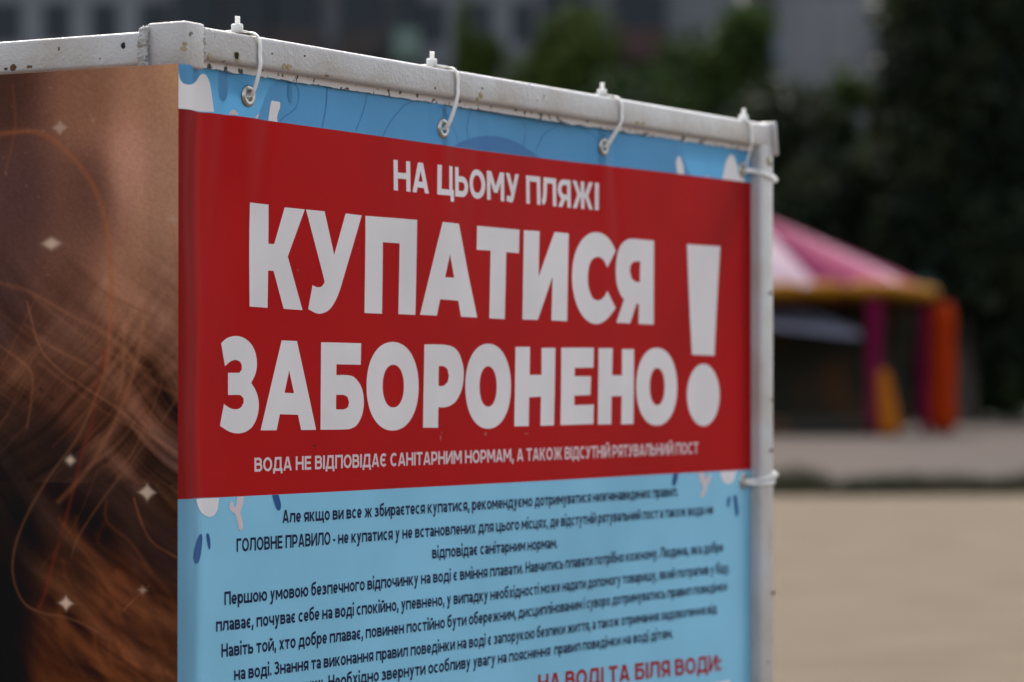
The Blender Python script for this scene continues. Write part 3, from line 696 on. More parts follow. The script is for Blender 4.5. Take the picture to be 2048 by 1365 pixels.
# picture coordinates of every vertex as seen in the photograph's print, only used to colour the print
px0, px1 = 355.0, 0.0
t_at0 = tz(0, 700)[0] + RISE
k0 = tz(355, 1365)[1]; k1 = tz(355, 130)[1]
u = (TT+RISE)/t_at0                                # 0 at the corner, 1 at the photo's left edge
v = (k1-ZZ)/(k1-k0)                         # 0 at the top hem, 1 at the bottom of the photo
anch = [(0,0,(.205,.105,.058)),(.2,.05,(.17,.085,.05)),(.5,.05,(.125,.062,.038)),(1,.03,(.050,.026,.019)),(0,.2,(.185,.095,.056)),(.25,.15,(.19,.095,.06)),(.5,.2,(.075,.039,.028)),(.9,.2,(.055,.031,.026)),
        (0,.4,(.15,.075,.047)),(.3,.38,(.145,.072,.044)),(.6,.4,(.082,.042,.029)),(1,.4,(.045,.026,.022)),(.1,.55,(.094,.045,.028)),(.5,.55,(.09,.043,.027)),(.9,.52,(.085,.042,.026)),
        (.05,.65,(.07,.038,.028)),(.4,.66,(.075,.038,.025)),(.95,.66,(.017,.013,.012)),(.1,.78,(.04,.022,.018)),(.45,.75,(.020,.013,.011)),(.9,.75,(.010,.009,.009)),(.7,.68,(.03,.018,.015)),
        (.03,.72,(.08,.04,.022)),(.1,.92,(.095,.041,.021)),(.35,.88,(.08,.033,.018)),(.6,.85,(.055,.026,.014)),(.97,.88,(.006,.006,.006)),(.3,1.,(.10,.041,.020)),(.65,.98,(.075,.03,.014)),(.97,1.,(.006,.006,.006)),(.2,1.4,(.08,.04,.02)),(2.5,.5,(.04,.022,.018)),(2.5,1.5,(.03,.016,.012))]
C = np.zeros(u.shape+(3,)); Wt = np.zeros(u.shape)
for au, av, c in anch:
    wgt = 1/(((u-au)*.8)**2 + ((v-av)*1.6)**2 + .004)**1.8
    C += wgt[..., None]*np.array(c); Wt += wgt
C /= Wt[..., None]
def vnoise(x, y, seed):
    g = np.random.default_rng(seed).random((256, 256)); xi, yi = np.floor(x).astype(int), np.floor(y).astype(int); fx, fy = x-xi, y-yi
    fx, fy = fx*fx*(3-2*fx), fy*fy*(3-2*fy); q = lambda a, b: g[a % 256, b % 256]
    return (q(xi, yi)*(1-fx)+q(xi+1, yi)*fx)*(1-fy)+(q(xi, yi+1)*(1-fx)+q(xi+1, yi+1)*fx)*fy
# locks of hair: streaks that run along two bundles of directions
X, Y = -u*.355, v*1.235                     # in photo-like proportions
warp = .05*(vnoise(X*7+3, Y*7, 1)-.5)
def streak(ang, fa, fb, seed, bend=0):
    a = R(ang); p = X*math.cos(a)+Y*math.sin(a); q = -X*math.sin(a)+Y*math.cos(a) + warp + bend*(p-.35)**2
    return .5*vnoise(p*fa, q*fb, seed)+.3*vnoise(p*fa*1.7+9, q*fb*2.3, seed+1)+.2*vnoise(p*fa*2.4+5, q*fb*5, seed+2)
low_w = np.clip((v-.28)/.3, 0, 1)
s1 = streak(38, 3, 34, 10, .5); s2 = streak(118, 2.2, 40, 20, -.4); s3 = streak(58, 3.5, 24, 30, .25)
msel = vnoise(X*5+1, Y*4+2, 40)
st_ = np.where(v > .68, s3*.7+s1*.3, s1*(1-msel)+s2*msel)
C *= (1 + low_w*(st_-.5)*2.6)[..., None]
C *= (1 - .22*np.clip((v-.3)/.25, 0, 1))[..., None]
C *= (.93+.14*vnoise(X*260, Y*260, 50))[..., None]
def strand(pts, wd, col, al):
    """one bright strand of the printed picture: polyline in photo pixels"""
    q = [Vector(((355-x)/355, (y-130)/1235)) for x, y in pts]; fine = []
    for i in range(len(q)-1):
        p0, p1, p2, p3 = q[max(i-1, 0)], q[i], q[i+1], q[min(i+2, len(q)-1)]
        for j in range(8): t = j/8; fine.append(.5*((2*p1)+(p2-p0)*t+(2*p0-5*p1+4*p2-p3)*t*t+(3*p1-p0-3*p2+p3)*t**3))
    fine.append(q[-1]); dm_ = np.full(u.shape, 9.0)
    ux, vy = u*355, v*1235; wd = wd*.8 if wd < 9 else wd
    for a_, b_ in zip(fine, fine[1:]):
        ax_, ay_, bx_, by_ = a_.x*355, a_.y*1235, b_.x*355, b_.y*1235; dx, dy = bx_-ax_, by_-ay_; l2 = dx*dx+dy*dy+1e-9
        t = np.clip(((ux-ax_)*dx+(vy-ay_)*dy)/l2, 0, 1); dm_ = np.minimum(dm_, np.hypot(ux-ax_-t*dx, vy-ay_-t*dy)/wd) if False else np.where(np.hypot(ux-ax_-t*dx, vy-ay_-t*dy)/wd < dm_, np.hypot(ux-ax_-t*dx, vy-ay_-t*dy)/wd, dm_)
    g = (al*(.72 if wd < 9 else 1)*np.exp(-dm_**2*1.2))[..., None]
    C[:] = C*(1-g) + np.array(col)*g
strand([(-30, 800), (60, 850), (150, 930), (240, 1030), (380, 1150)], 42, (.013, .010, .010), .6)
strand([(215, 960), (290, 1010), (360, 1080)], 26, (.015, .011, .010), .55)
strand([(-50, 1110), (-8, 1230), (18, 1400)], 34, (.005, .005, .006), .9)
OR = (.15, .058, .028); TA = (.150, .070, .039)
strand([(0,250),(60,248),(100,262),(150,310),(190,370),(213,440),(222,520),(224,600),(220,680),(213,740)], 8, OR, .6)
strand([(213,700),(200,760),(185,850),(165,920),(150,980),(130,1060),(110,1130),(95,1190),(80,1230)], 6, (.085,.022,.015), .6)
strand([(230,680),(215,740),(180,830),(150,890),(100,960),(55,1040),(30,1110),(28,1170),(50,1220),(90,1240),(130,1245),(180,1262),(215,1285)], 4.2, (.10,.05,.03), .6)
strand([(288,600),(285,680),(270,740),(250,800),(225,860),(180,940),(120,1010)], 8, TA, .45)
strand([(240,620),(250,660),(245,760),(235,800)], 7, TA, .4)
strand([(352,800),(320,850),(270,920),(210,1000),(160,1080),(145,1125)], 3.5, (.10,.052,.032), .55)
strand([(55,600),(80,690),(120,740),(170,775),(230,815),(300,870),(352,905)], 4, TA, .45)
strand([(0,560),(60,580),(130,620),(200,660),(250,700),(300,760),(352,790)], 7, TA, .3)
strand([(0,690),(60,740),(65,790),(55,860)], 4, TA, .35)
strand([(340,440),(352,520),(352,640)], 3, OR, .4)
strand([(270,1000),(290,1060),(310,1090),(350,1115)], 4, OR, .5)
strand([(300,1175),(250,1225)], 2, TA, .6)
strand([(25,150),(30,240),(10,330)], 4, OR, .25)
for k_ in range(12):
    x0 = random.uniform(40, 340); y0 = random.uniform(560, 1000); l = random.uniform(120, 300); dx = -random.uniform(.35, .7)*l
    strand([(x0, y0), (x0+dx*.5+random.uniform(-10, 10), y0+l*.45), (x0+dx, y0+l*.8)], random.uniform(1.8, 4.2), TA if k_ % 3 else OR, random.uniform(.10, .26))
for k_ in range(14):
    x0 = random.uniform(-20, 250); y0 = random.uniform(500, 900); l = random.uniform(100, 260)
    strand([(x0, y0), (x0+l*.5, y0+l*.36+random.uniform(-12, 12)), (x0+l, y0+l*.66)], random.uniform(3, 7), TA if k_ % 3 else (.03, .018, .014), random.uniform(.10, .26))
for k_ in range(34):
    x0 = random.uniform(90, 330); y0 = random.uniform(1000, 1300); l = random.uniform(80, 220); b_ = random.uniform(-30, 30)
    strand([(x0, y0), (x0+l*.14+b_, y0+l*.3), (x0+l*.42+b_*.4, y0+l*.62), (x0+l*.62, y0+l)], random.uniform(5, 13), (.105, .043, .020) if k_ % 2 else (.022, .012, .010), random.uniform(.18, .4))
for k_ in range(60):                       # faint dust motes of the print
    x0, y0 = random.uniform(5, 350), random.uniform(140, 560)
    strand([(x0, y0), (x0+1, y0+1)], random.uniform(2, 4), (.20, .13, .10), random.uniform(.08, .28))
for x0, y0 in ((152,766), (83,780), (104,798), (212,925), (175,1332)): strand([(x0, y0), (x0+2, y0+3)], 6, (.012, .008, .007), .7)
C = np.clip(np.maximum(C, .004)**np.array((1.42, 1.67, 1.95))*np.array((5.5, 12.7, 40.)), 0.004, 1)
def star(x, y, r, arm=.42, wx=1.0, op=.85):
    ux, vy = (u*355-(355-x))/wx, v*1235-(y-130); d = np.hypot(ux, vy); a = np.arctan2(vy, ux)
    pw = .55 + .4*arm; rad = (np.abs(ux)**pw + np.abs(vy)**pw)**(1/pw); g = (op/(1+np.exp((rad-r)/2.2)))[..., None]
    C[:] = C*(1-g) + np.array((.66, .46, .34))*g
for q_ in ((121, 244, 15, .6, 1, .45), (104, 481, 11, 1.6, 1.5, .75), (143, 925, 8, 1.8), (296, 987, 16, .6), (135, 1217, 14, .6), (288, 1184, 6, .9, 1, .5), (343, 439, 6, 1.5, 1.3, .4), (187, 231, 3, 1.8, 1, .3)): star(*q_)
tri = np.minimum(np.clip(ttop(TT)-ZZ, 0, .04)/.04, 1)
out = (.0005*np.sin(9*TT+4*ZZ) + .0010*np.exp(-((TT-.022)/.008)**2))*np.clip((TT+RISE)/.03, 0, 1)
V_ = [Q(TT[j, i], out[j, i], ZZ[j, i]) for j in range(TT.shape[0]) for i in range(TT.shape[1])]
c_ = TT.shape[1]; Fc = []
for j in range(TT.shape[0]-1):
    for i in range(c_-1):
        if ZZ[j+1, i]-ZZ[j, i] > 1e-5 or ZZ[j+1, i+1]-ZZ[j, i+1] > 1e-5: Fc.append((j*c_+i, j*c_+i+1, (j+1)*c_+i+1, (j+1)*c_+i))
so = obj('printed_sheet', (V_, Fc), M['brown_art'], side, True)
ca = so.data.color_attributes.new('Col', 'FLOAT_COLOR', 'POINT')
ca.data.foreach_set('color', np.concatenate([C.reshape(-1, 3), np.ones((C.shape[0]*C.shape[1], 1))], 1).astype(np.float32).ravel())
# ------------------------------------------------------------------ cable ties
def tie(label, sh, sb, eye, i):
    zs = lambda s: zt + (zt2-zt)*(s-.1)/(s_pole1-.1)
    zbs = lambda s: zb + (zb2-zb)*(s-.1)/(s_pole1-.1)
    es, ez = eye; n0 = float(relief(es, ez)); nb = NPF-.031
    root = thing('cable_tie', label, 'cable tie', P(sh, 0, zs(sh)), 'white cable ties holding the warning banner')
    zh = zs(sh)
    pts = [P(es, n0-.005, ez+.001), P(es+.001, n0+.0035, ez+.0018), P(es+(sb-es)*.35, n0+.008, ez+(zbs(sb)-ez)*.4), P(sb-(sb-es)*.12, NPF+.0018, zbs(sb)+.001), P(sb, NPF+.0014, zbs(sb)+.010), P(sb-.0005, NPF+.0014, zs(sb)-.006),
           P(sb-.004, NPF-.0005, zs(sb)+.0006), P(sb-.010, NPF-.0055, zs(sb-.01)+.0024), P(sh+.004, NPF-.007, zh+.0026), P(sh, NPF-.0085, zh+.0026)]
    nr = [NF, NF+UP*.3, NF+UP*.3, NF, NF, NF, (NF+UP).normalized(), UP, UP, UP]
    bm = bmesh.new(); strap_mesh(bm, pts, nr, .0050, .0013)
    back = [P(sh, NPF-.010, zh+.0026), P(sh, NPF-.024, zh+.0020), P(sh, nb-.0012, zh-.004), P(sh, nb-.0012, zbs(sh)+.004), P(es, n0-.010, ez+.012), P(es, n0-.005, ez+.001)]
    strap_mesh(bm, back, [UP, (UP-NF*.5).normalized(), -NF, -NF, -NF, -NF], .0050, .0013)
    obj('strap', bm, M['nylon'], root, True)
    bm = bmesh.new(); ax = (Vector((1, 0, 0)), Vector((0, 1, 0)), UP)
    box(bm, P(sh, NPF-.009, zh+.0050), .0050, .0032, .0034, ax, .0011)
    obj('head', bm, M['nylon'], root, True)
    bm = bmesh.new(); box(bm, P(sh, NPF-.009, zh+.0108)+Vector((.0003, 0, 0)), .0022, .0008, .0044, (Vector((.99, 0, .1*(i-1))), Vector((0, 1, 0)), UP), .0003)
    obj('cut_tail', bm, M['nylon'], root)
s_of = lambda x, n: sz(x, 300, n)[0]
for i, (hx, bx, lab) in enumerate(((474, 517, 'white cable tie on the front rail nearest the corner post'),
                                   (863.5, 913, 'white cable tie in the middle of the rail, left of the blue disc print'),
                                   (1204, 1241, 'white cable tie on the front rail above the word ПЛЯЖІ'))):
    tie(lab, s_of(hx, NPF-.009), s_of(bx, NPF), EY[i], i)
tie('white cable tie on the front rail closest to the right end post', s_of(1487, NPF-.009), s_of(1500, NPF), EYR[0], 1)
def pole_tie(label, eye, dz0, dz1, double):
    es, ez = eye; root = thing('cable_tie', label, 'cable tie', P(s_pole1, NPF, ez), 'white cable ties holding the warning banner')
    bm = bmesh.new(); n0 = float(relief(es, ez))
    for k_, (o0, o1) in enumerate(((0, dz0), (-.004, dz1)) if double else ((0, dz0),)):
        pts = [P(es, n0-.004, ez), P(es+.002, n0+.004, ez+o0*.5), P(s_pole0-.004, NPF*.45, ez+o0), P(s_pole0-.0014, NPF*.75, ez+o0+o1*.2), P(s_pole0+.004, NPF+.0014, ez+o0+o1*.4), P((s_pole0+s_pole1)/2, NPF+.0014, ez+o0+o1*.7),
               P(s_pole1-.003, NPF+.0012, ez+o0+o1), P(s_pole1+.0016, NPF-.004, ez+o1), P(s_pole1+.0016, NPF-.012, ez+o1)]
        nr = [NF, NF, (NF-D1).normalized(), (NF-D1).normalized(), NF, NF, (NF+D1*.4).normalized(), D1, D1]
        strap_mesh(bm, pts, nr, .0052 if not double else .0040, .0013)
    pts = [P(s_pole1+.0016, NPF-.012, ez+dz0), P(s_pole1+.0014, NPF-.032, ez+dz0), P(s_pole1-.006, NPF-.0376, ez), P(s_pole0+.004, NPF-.0376, ez), P(es, n0-.012, ez), P(es, n0-.004, ez)]
    strap_mesh(bm, pts, [D1, (D1-NF).normalized(), -NF, -NF, -NF, -NF], .0050, .0013)
    obj('strap', bm, M['nylon'], root, True)
    bm = bmesh.new(); box(bm, P(s_pole1+.0058, NPF-.006, ez+dz0), .0046, .0036, .0046, (D1, NF, UP), .0014); obj('head', bm, M['nylon'], root, True)
    bm = bmesh.new(); box(bm, P(s_pole1+.014, NPF-.006, ez+dz0-.0005), .0062, .0012, .0024, (D1, NF, UP), .0008); obj('cut_tail', bm, M['nylon'], root)
pole_tie('white cable tie round the right end post, high up beside the blue strip', EYR[0], -.0065, -.002, False)
pole_tie('white double cable tie round the right end post where red meets pale blue', EYR[1], .0055, .001, True)

# ------------------------------------------------------------------ ground
def plane_mesh(x0, x1, y0, y1, z, nx, ny, amp=0, f=1):
    v = []; fc = []
    for j in range(ny+1):
        for i in range(nx+1):
            x = x0+(x1-x0)*i/nx; y = y0+(y1-y0)*j/ny
            v.append((x, y, z + amp*(noise.noise(Vector((x*f, y*f, 1)))+.5*noise.noise(Vector((x*f*2.7, y*f*2.7, 4))))))
    for j in range(ny):
        for i in range(nx): a = j*(nx+1)+i; fc.append((a, a+1, a+nx+2, a+nx+1))
    return v, fc
M['sand'] = noisy(mat('sand', (.149, .115, .082), .95, Specular_IOR_Level=.04), (.120, .092, .064), 1.7, .35, .68, 9, .7, 35, .02)
M['paving'] = noisy(mat('paving', (.082, .064, .054), .9, Specular_IOR_Level=.03), (.066, .053, .047), .35, .35, .65, 6, .2, 40, .004)
M['lawn'] = noisy(mat('lawn', (.022, .030, .012), .95), (.05, .05, .022), .6, .35, .65, 6)
M['kerb'] = noisy(mat('kerb_concrete', (.062, .054, .044), .9), (.045, .04, .032), 2.5, .4, .6)
tag(obj('ground', plane_mesh(-400, 400, -30, 900, -.02, 8, 8), M['sand']), kind='structure')
tag(obj('sand', plane_mesh(-14, 14, -6, 29, 0, 110, 140, .013, 1.3), M['sand'], None, True), kind='structure')
YK = 29.6
tag(obj('pavement', plane_mesh(-120, 120, YK+.25, 87, .05, 4, 4), M['paving']), kind='structure')
bm = bmesh.new(); box(bm, Vector((0, YK+.12, .015)), 120, .12, .045, bev=.015); tag(obj('kerb', bm, M['kerb']), kind='structure')
tag(obj('lawn', plane_mesh(-200, 200, 87, 300, .08, 8, 8), M['lawn']), kind='structure')
M['blade'] = noisy(mat('grass_blade', (.030, .036, .013), .8), (.075, .065, .03), 1.2, .4, .65)
v, f = [], []
for i in range(16000):
    c = max(0, noise.noise(Vector((i*.0021, 2.2, 0)))+.45)
    x = 2.4 + 12*random.random(); y = YK - .02 - abs(random.gauss(0, .16))
    if noise.noise(Vector((x*.9, 3, 0))) < -.15 and random.random() < .7: continue
    h_ = random.uniform(.08, .24)*(1+.6*noise.noise(Vector((x*1.7, 8, 0)))); a = random.uniform(0, math.pi); w_ = .012
    lx, ly = random.gauss(0, .05), random.gauss(0, .05); b = len(v)
    v += [(x-math.cos(a)*w_, y-math.sin(a)*w_, -.01), (x+math.cos(a)*w_, y+math.sin(a)*w_, -.01), (x+lx, y+ly, h_)]; f.append((b, b+1, b+2))
tag(obj('grass', (v, f), M['blade']), 'strip of dry grass tufts growing along the kerb at the edge of the sand', 'grass', kind='stuff')

# ------------------------------------------------------------------ inflatable play tent
TY = 62.0
M['vinyl_pink'] = mat('vinyl_pink', (.27, .035, .095), .8, Specular_IOR_Level=.1)
M['vinyl_pale_highlight'] = mat('vinyl_pale_highlight', (.52, .36, .41), .7, Specular_IOR_Level=.2)  # pale gore colour; on the left roof face it paints in the sunlit highlight
M['vinyl_yellow'] = mat('vinyl_yellow', (.36, .15, .01), .8, Specular_IOR_Level=.1)
M['vinyl_amber'] = mat('vinyl_amber', (.36, .10, .004), .8, Specular_IOR_Level=.1)
M['vinyl_orange'] = mat('vinyl_orange', (.36, .030, .001), .8, Specular_IOR_Level=.06)
M['vinyl_magenta'] = mat('vinyl_magenta', (.14, .003, .035), .8, Specular_IOR_Level=.08)
M['vinyl_grey'] = mat('vinyl_grey', (.24, .24, .32), .7)
M['dark_net'] = noisy(mat('dark_netting', (.020, .018, .010), .9), (.085, .032, .008), .8, .45, .65)
M['teal'] = mat('teal_ball', (.003, .022, .023), .9, Specular_IOR_Level=.03)
pc = at(1762, 872, TY); cF = Vector((pc.x, TY, .054))
pr_ = at(1848, 868, TY+3.5); cR = Vector((pr_.x, TY+3.5, .054))
pl_ = at(1150, 868, TY+2.2); cL = Vector((pl_.x, TY+2.2, .054)); cB = cR + cL - cF
tent = thing('inflatable_tent', 'pink roofed inflatable play tent with yellow trim and an orange corner column', 'play tent', (cF+cB)/2)
zeave = at(1700, 590, TY).z; apex = (cF+cB)/2; apex.z = at(1530, 428, TY+3.5).z
cor = [cF, cR, cB, cL]
def puff_cyl(name, a, b, r0, r1, m_, seg=16, rings=9):
    d = b-a; bm = bmesh.new(); prof = []
    for i in range(rings+1):
        t = i/rings; bulge = 1+.05*math.sin(t*math.pi*5)
        prof.append(((r0+(r1-r0)*t)*bulge, d.length*t))
    prof = [(.01, -.02)] + [(prof[0][0]*.8, 0)] + prof[1:-1] + [(prof[-1][0]*.8, d.length), (.01, d.length+.03)]
    lathe(bm, a, d, prof, seg); return obj(name, bm, m_, tent, True)
up = lambda p, z: Vector((p.x, p.y, z))
puff_cyl('column', cF+Vector((-.12, .05, 0)), up(cF, zeave)+Vector((-.12, .05, 0)), .14, .15, M['vinyl_magenta'])
puff_cyl('column', cF+Vector((.18, -.15, 0)), up(cF, zeave*.47)+Vector((.02, 0, 0)), .23, .13, M['vinyl_amber'])
puff_cyl('column', cR+Vector((.40, .1, 0)), up(cR, zeave-.08)+Vector((.34, .1, 0)), .29, .31, M['vinyl_orange'])
puff_cyl('column', cR+Vector((-.02, -.1, 0)), up(cR, zeave-.1)+Vector((-.02, -.1, 0)), .11, .12, M['vinyl_magenta'])
puff_cyl('column', cL, up(cL, zeave), .3, .28, M['vinyl_orange']); puff_cyl('column', cB, up(cB, zeave), .3, .28, M['vinyl_magenta'])
# roof: gores bulging between seams
gcols = ['vinyl_pink', 'vinyl_pale_highlight', 'vinyl_pink', 'vinyl_pink', 'vinyl_pale_highlight', 'vinyl_pink']
for k_ in range(4):
    a, b = cor[k_], cor[(k_+1) % 4]
    oa, ob = (a-apex), (b-apex); oa.z = ob.z = 0
    ea, eb = up(a, zeave+.12)+oa.normalized()*.18, up(b, zeave+.12)+ob.normalized()*.18
    ng = 5
    for g in range(ng):
        g0, g1 = ea.lerp(eb, g/ng), ea.lerp(eb, (g+1)/ng); vv = []; ff = []; nn = (g1-g0).cross(apex-g0).normalized()
        if nn.z < 0: nn = -nn
        for j in range(9):
            for i in range(7):
                t = j/8; e_ = g0.lerp(g1, i/6); p = e_.lerp(apex, t*.97)
                vv.append(p + nn*.13*math.sin(i/6*math.pi)*(1-t)**.6*math.sin(min(1, t*3+.25)*math.pi/2))
        for j in range(8):
            for i in range(6): q = j*7+i; ff.append((q, q+1, q+8, q+7))
        cn = {3: ('vinyl_pink', 'vinyl_pale_highlight', 'vinyl_pink', 'vinyl_pale_highlight', 'vinyl_pink')}.get(k_, ('vinyl_pink', 'vinyl_pink', 'vinyl_pale_highlight', 'vinyl_pink', 'vinyl_pink'))[g]
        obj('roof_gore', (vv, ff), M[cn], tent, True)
    m_ = 'vinyl_yellow'
    bm = bmesh.new(); d = eb-ea; n8 = 8
    for q in range(n8):
        c0 = ea.lerp(eb, (q+.5)/n8)
        res = bmesh.ops.create_icosphere(bm, subdivisions=3, radius=1)
        for v_ in res['verts']: v_.co = c0 + d.normalized()*v_.co.x*d.length/n8*.54 + Vector((0, 0, 1))*v_.co.z*.16 + d.normalized().cross(Vector((0, 0, 1)))*v_.co.y*.2
    obj('eave_trim', bm, M[m_], tent, True)
    # netting between columns, set inside them
    if k_ in (1, 2):
        bm = bmesh.new(); ii = (a+b)/2; mid_ = (apex-ii); mid_.z = 0; mid_ = mid_.normalized()*.1
        box(bm, up(ii, zeave*.5+.06)+mid_, (b-a).length/2-.3, .03, zeave*.5-.1, ((b-a).normalized(), (b-a).normalized().cross(Vector((0, 0, 1))), Vector((0, 0, 1))))
        obj('back_wall', bm, M['dark_net'], tent)
bm = bmesh.new()                   # grey canopy hanging inside, and the floor cushion
g0 = cF.lerp(cL, .06); g1 = cF.lerp(cL, .9)
vv = [up(g0, zeave-.72)+Vector((0, .3, 0)), up(g1, zeave-.1)+Vector((0, .3, 0)), up(g1, zeave-.05)+Vector((1, 2.4, 0)), up(g0, zeave-.12)+Vector((-1.0, 2.4, 0))]
vv2 = [p+Vector((0, 0, -.12)) for p in vv]
obj('inner_canopy', (vv+vv2, [(0,1,2,3),(7,6,5,4),(0,4,5,1),(1,5,6,2),(2,6,7,3),(3,7,4,0)]), M['vinyl_grey'], tent)
bm = bmesh.new(); box(bm, (cF+cB)/2+Vector((0, 0, .16)), (cR-cF).length/2-.35, (cL-cF).length/2-.35, .15, ((cR-cF).normalized(), (cL-cF).normalized(), Vector((0, 0, 1))), .08)
obj('floor_cushion', bm, M['dark_net'], tent)
bm = bmesh.new()
res = bmesh.ops.create_icosphere(bm, subdivisions=2, radius=.26)
for v_ in res['verts']: v_.co = v_.co*(1+.1*noise.noise(v_.co*4)) + up(cR, zeave+.22)+Vector((.12, .5, 0))
obj('finial', bm, M['teal'], tent, True)

# ------------------------------------------------------------------ buildings
M['panel'] = noisy(mat('concrete_panel', (.21, .212, .225), .9), (.16, .162, .172), .25, .35, .65, 6)
M['panel2'] = noisy(mat('pale_panel', (.29, .285, .30), .9), (.25, .24, .245), .3, .35, .65, 6)
M['glass'] = mat('window_glass', (.008, .016, .026), .25, Specular_IOR_Level=.25)
M['brownbal'] = noisy(mat('brown_balcony', (.055, .040, .034), .8), (.035, .03, .028), 1, .4, .6)
M['redbal'] = mat('red_balcony', (.075, .038, .032), .8)
M['greenbal'] = mat('green_balcony', (.15, .21, .17), .8)
M['slab'] = mat('slab_edge', (.2, .2, .21), .9)
M['bluebal'] = mat('blue_balcony', (.13, .16, .22), .6)
M['seam'] = mat('panel_seam', (.10, .098, .1), .9)
M['roofing'] = mat('roofing', (.08, .08, .085), .9)
M['framew'] = mat('window_frame_grey', (.12, .125, .14), .8)
def building(label, x0, x1, Y, ztop, depth, wallm, cols, bays, storey=2.8, zbase=1.4, windows=1.3):
    b = thing('apartment_building', label, 'building', Vector(((x0+x1)/2, Y+depth/2, .1)))
    bm = bmesh.new(); box(bm, Vector(((x0+x1)/2, Y+depth/2, ztop/2+.05)), (x1-x0)/2, depth/2, ztop/2+.06); obj('wall', bm, wallm, b)
    bm = bmesh.new(); box(bm, Vector(((x0+x1)/2, Y+depth/2, ztop+.35)), (x1-x0)/2+.3, depth/2+.3, .22); obj('roof', bm, M['roofing'], b)
    nfl = int((ztop-zbase)/storey)
    bm = bmesh.new()
    for fl in range(nfl+1): box(bm, Vector(((x0+x1)/2, Y-.004, zbase-.4+fl*storey)), (x1-x0)/2-.02, .012, .03)
    xx = x0+3.3
    while xx < x1: box(bm, Vector((xx, Y-.002, ztop/2)), .025, .012, ztop/2-.2); xx += 3.3
    obj('panel_seam', bm, M['seam'], b)
    for fl in range(nfl):
        z0 = zbase+fl*storey
        for (wx, ww) in cols:
            bm = bmesh.new(); box(bm, Vector((wx, Y+.02, z0+.75+.45)), ww/2, .05, .75); f_ = obj('window', bm, M['framew'], b)
            bm = bmesh.new()
            for sx in (-1, 1): box(bm, Vector((wx+sx*ww*.24, Y-.04, z0+.75+.45)), ww*.22, .02, .68)
            obj('pane', bm, M['glass'], f_)
        for (bx, bw, mm) in bays:
            bm = bmesh.new(); box(bm, Vector((bx, Y-.55, z0+.40)), bw/2, .5, .46); box(bm, Vector((bx, Y-.55, z0-.12)), bw/2+.06, .56, .07); q = obj('balcony', bm, M[mm], b)
            bm = bmesh.new(); box(bm, Vector((bx, Y-.30, z0+1.55)), bw/2-.05, .28, .65); obj('balcony_glazing', bm, M['glass'], q)
    return b
BY = 112.0; k_b = BY/F
wx = lambda px: (px-1024)*k_b
zrow = at(0, 45, BY).z - 1.2
st_h = 2.85; zb_ = zrow - 4*st_h
building('long grey concrete panel apartment block with brown balconies behind the frame', wx(-420), wx(1480), BY, zb_+8*st_h+.5, 12, M['panel'],
         [(wx(8), 1.2), (wx(112), 1.0), (wx(208), 1.0), (wx(308), 1.1), (wx(950), 1.2), (wx(1046), .8), (wx(865), 1.0), (wx(-90), 1.3), (wx(-230), 1.3)],
         [(wx(395), 1.7, 'brownbal'), (wx(500), 1.5, 'brownbal'), (wx(595), 1.7, 'brownbal'), (wx(725), 1.6, 'brownbal'), (wx(815), .9, 'greenbal'), (wx(1280), 1.9, 'redbal'), (wx(1130), 1.6, 'brownbal')], st_h, zb_)
BY2 = 128.0; wx2 = lambda px: (px-1024)*BY2/F
building('pale grey apartment block seen between the trees above the play tent', wx2(1490), wx2(1905), BY2, 26, 12, M['panel2'],
         [(wx2(1800), 1.0)], [(wx2(1525), 1.2, 'bluebal'), (wx2(1785), 1.0, 'brownbal')], 2.9, at(0, 45, BY2).z-1.4-4*2.9)

# ------------------------------------------------------------------ trees
def leafmat(name, c, c2):
    m = noisy(mat(name, c, .6), c2, .55, .38, .62, 4); b = m.node_tree.nodes['Principled BSDF']; n = m.node_tree.nodes
    b.inputs['Specular IOR Level'].default_value = .25
    tr = N(m, 'ShaderNodeBsdfTranslucent'); src = b.inputs['Base Color'].links[0].from_socket; L(m, src, tr.inputs['Color'])
    ms = N(m, 'ShaderNodeMixShader'); ms.inputs[0].default_value = .3; L(m, b.outputs[0], ms.inputs[1]); L(m, tr.outputs[0], ms.inputs[2]); L(m, ms.outputs[0], n['Material Output'].inputs[0])
    return m
M['leaf_a'] = leafmat('leaf_fresh', (.055, .085, .012), (.085, .115, .018))
M['leaf_b'] = leafmat('leaf_deep', (.018, .038, .009), (.055, .088, .016))
M['leaf_c'] = leafmat('leaf_dark', (.008, .015, .007), (.034, .044, .015))
M['bark'] = noisy(mat('bark', (.06, .045, .035), .95), (.035, .028, .022), 3, .4, .6)
def crown_mesh(lumps, n_leaf, size, seed):
    """leaf cards through a set of lumps (centre, radii); denser to the rim, gaps between lumps"""
    g = np.random.default_rng(seed); V, Fc = [], []
    vol = np.array([l[1][0]*l[1][1]*l[1][2] for l in lumps]); cnt = (n_leaf*vol**.8/np.sum(vol**.8)).astype(int)
    for (c, r), k_ in zip(lumps, cnt):
        d = g.normal(size=(k_, 3)); d /= np.linalg.norm(d, axis=1)[:, None]; rad = g.random(k_)**.45
        for i in range(k_):
            w_ = 1+.35*noise.noise(Vector(d[i]*2.1)+Vector((seed, c[0], c[2])))
            p = np.array(c)+d[i]*rad[i]*np.array(r)*w_
            a = g.normal(size=3); a /= np.linalg.norm(a); b = np.cross(a, g.normal(size=3)); b /= np.linalg.norm(b)
            s_ = size*g.uniform(.6, 1.3); q = len(V)
            V += [p-a*s_, p+b*s_*.45, p+a*s_, p-b*s_*.45]; Fc.append((q, q+1, q+2, q+3))
    return V, Fc
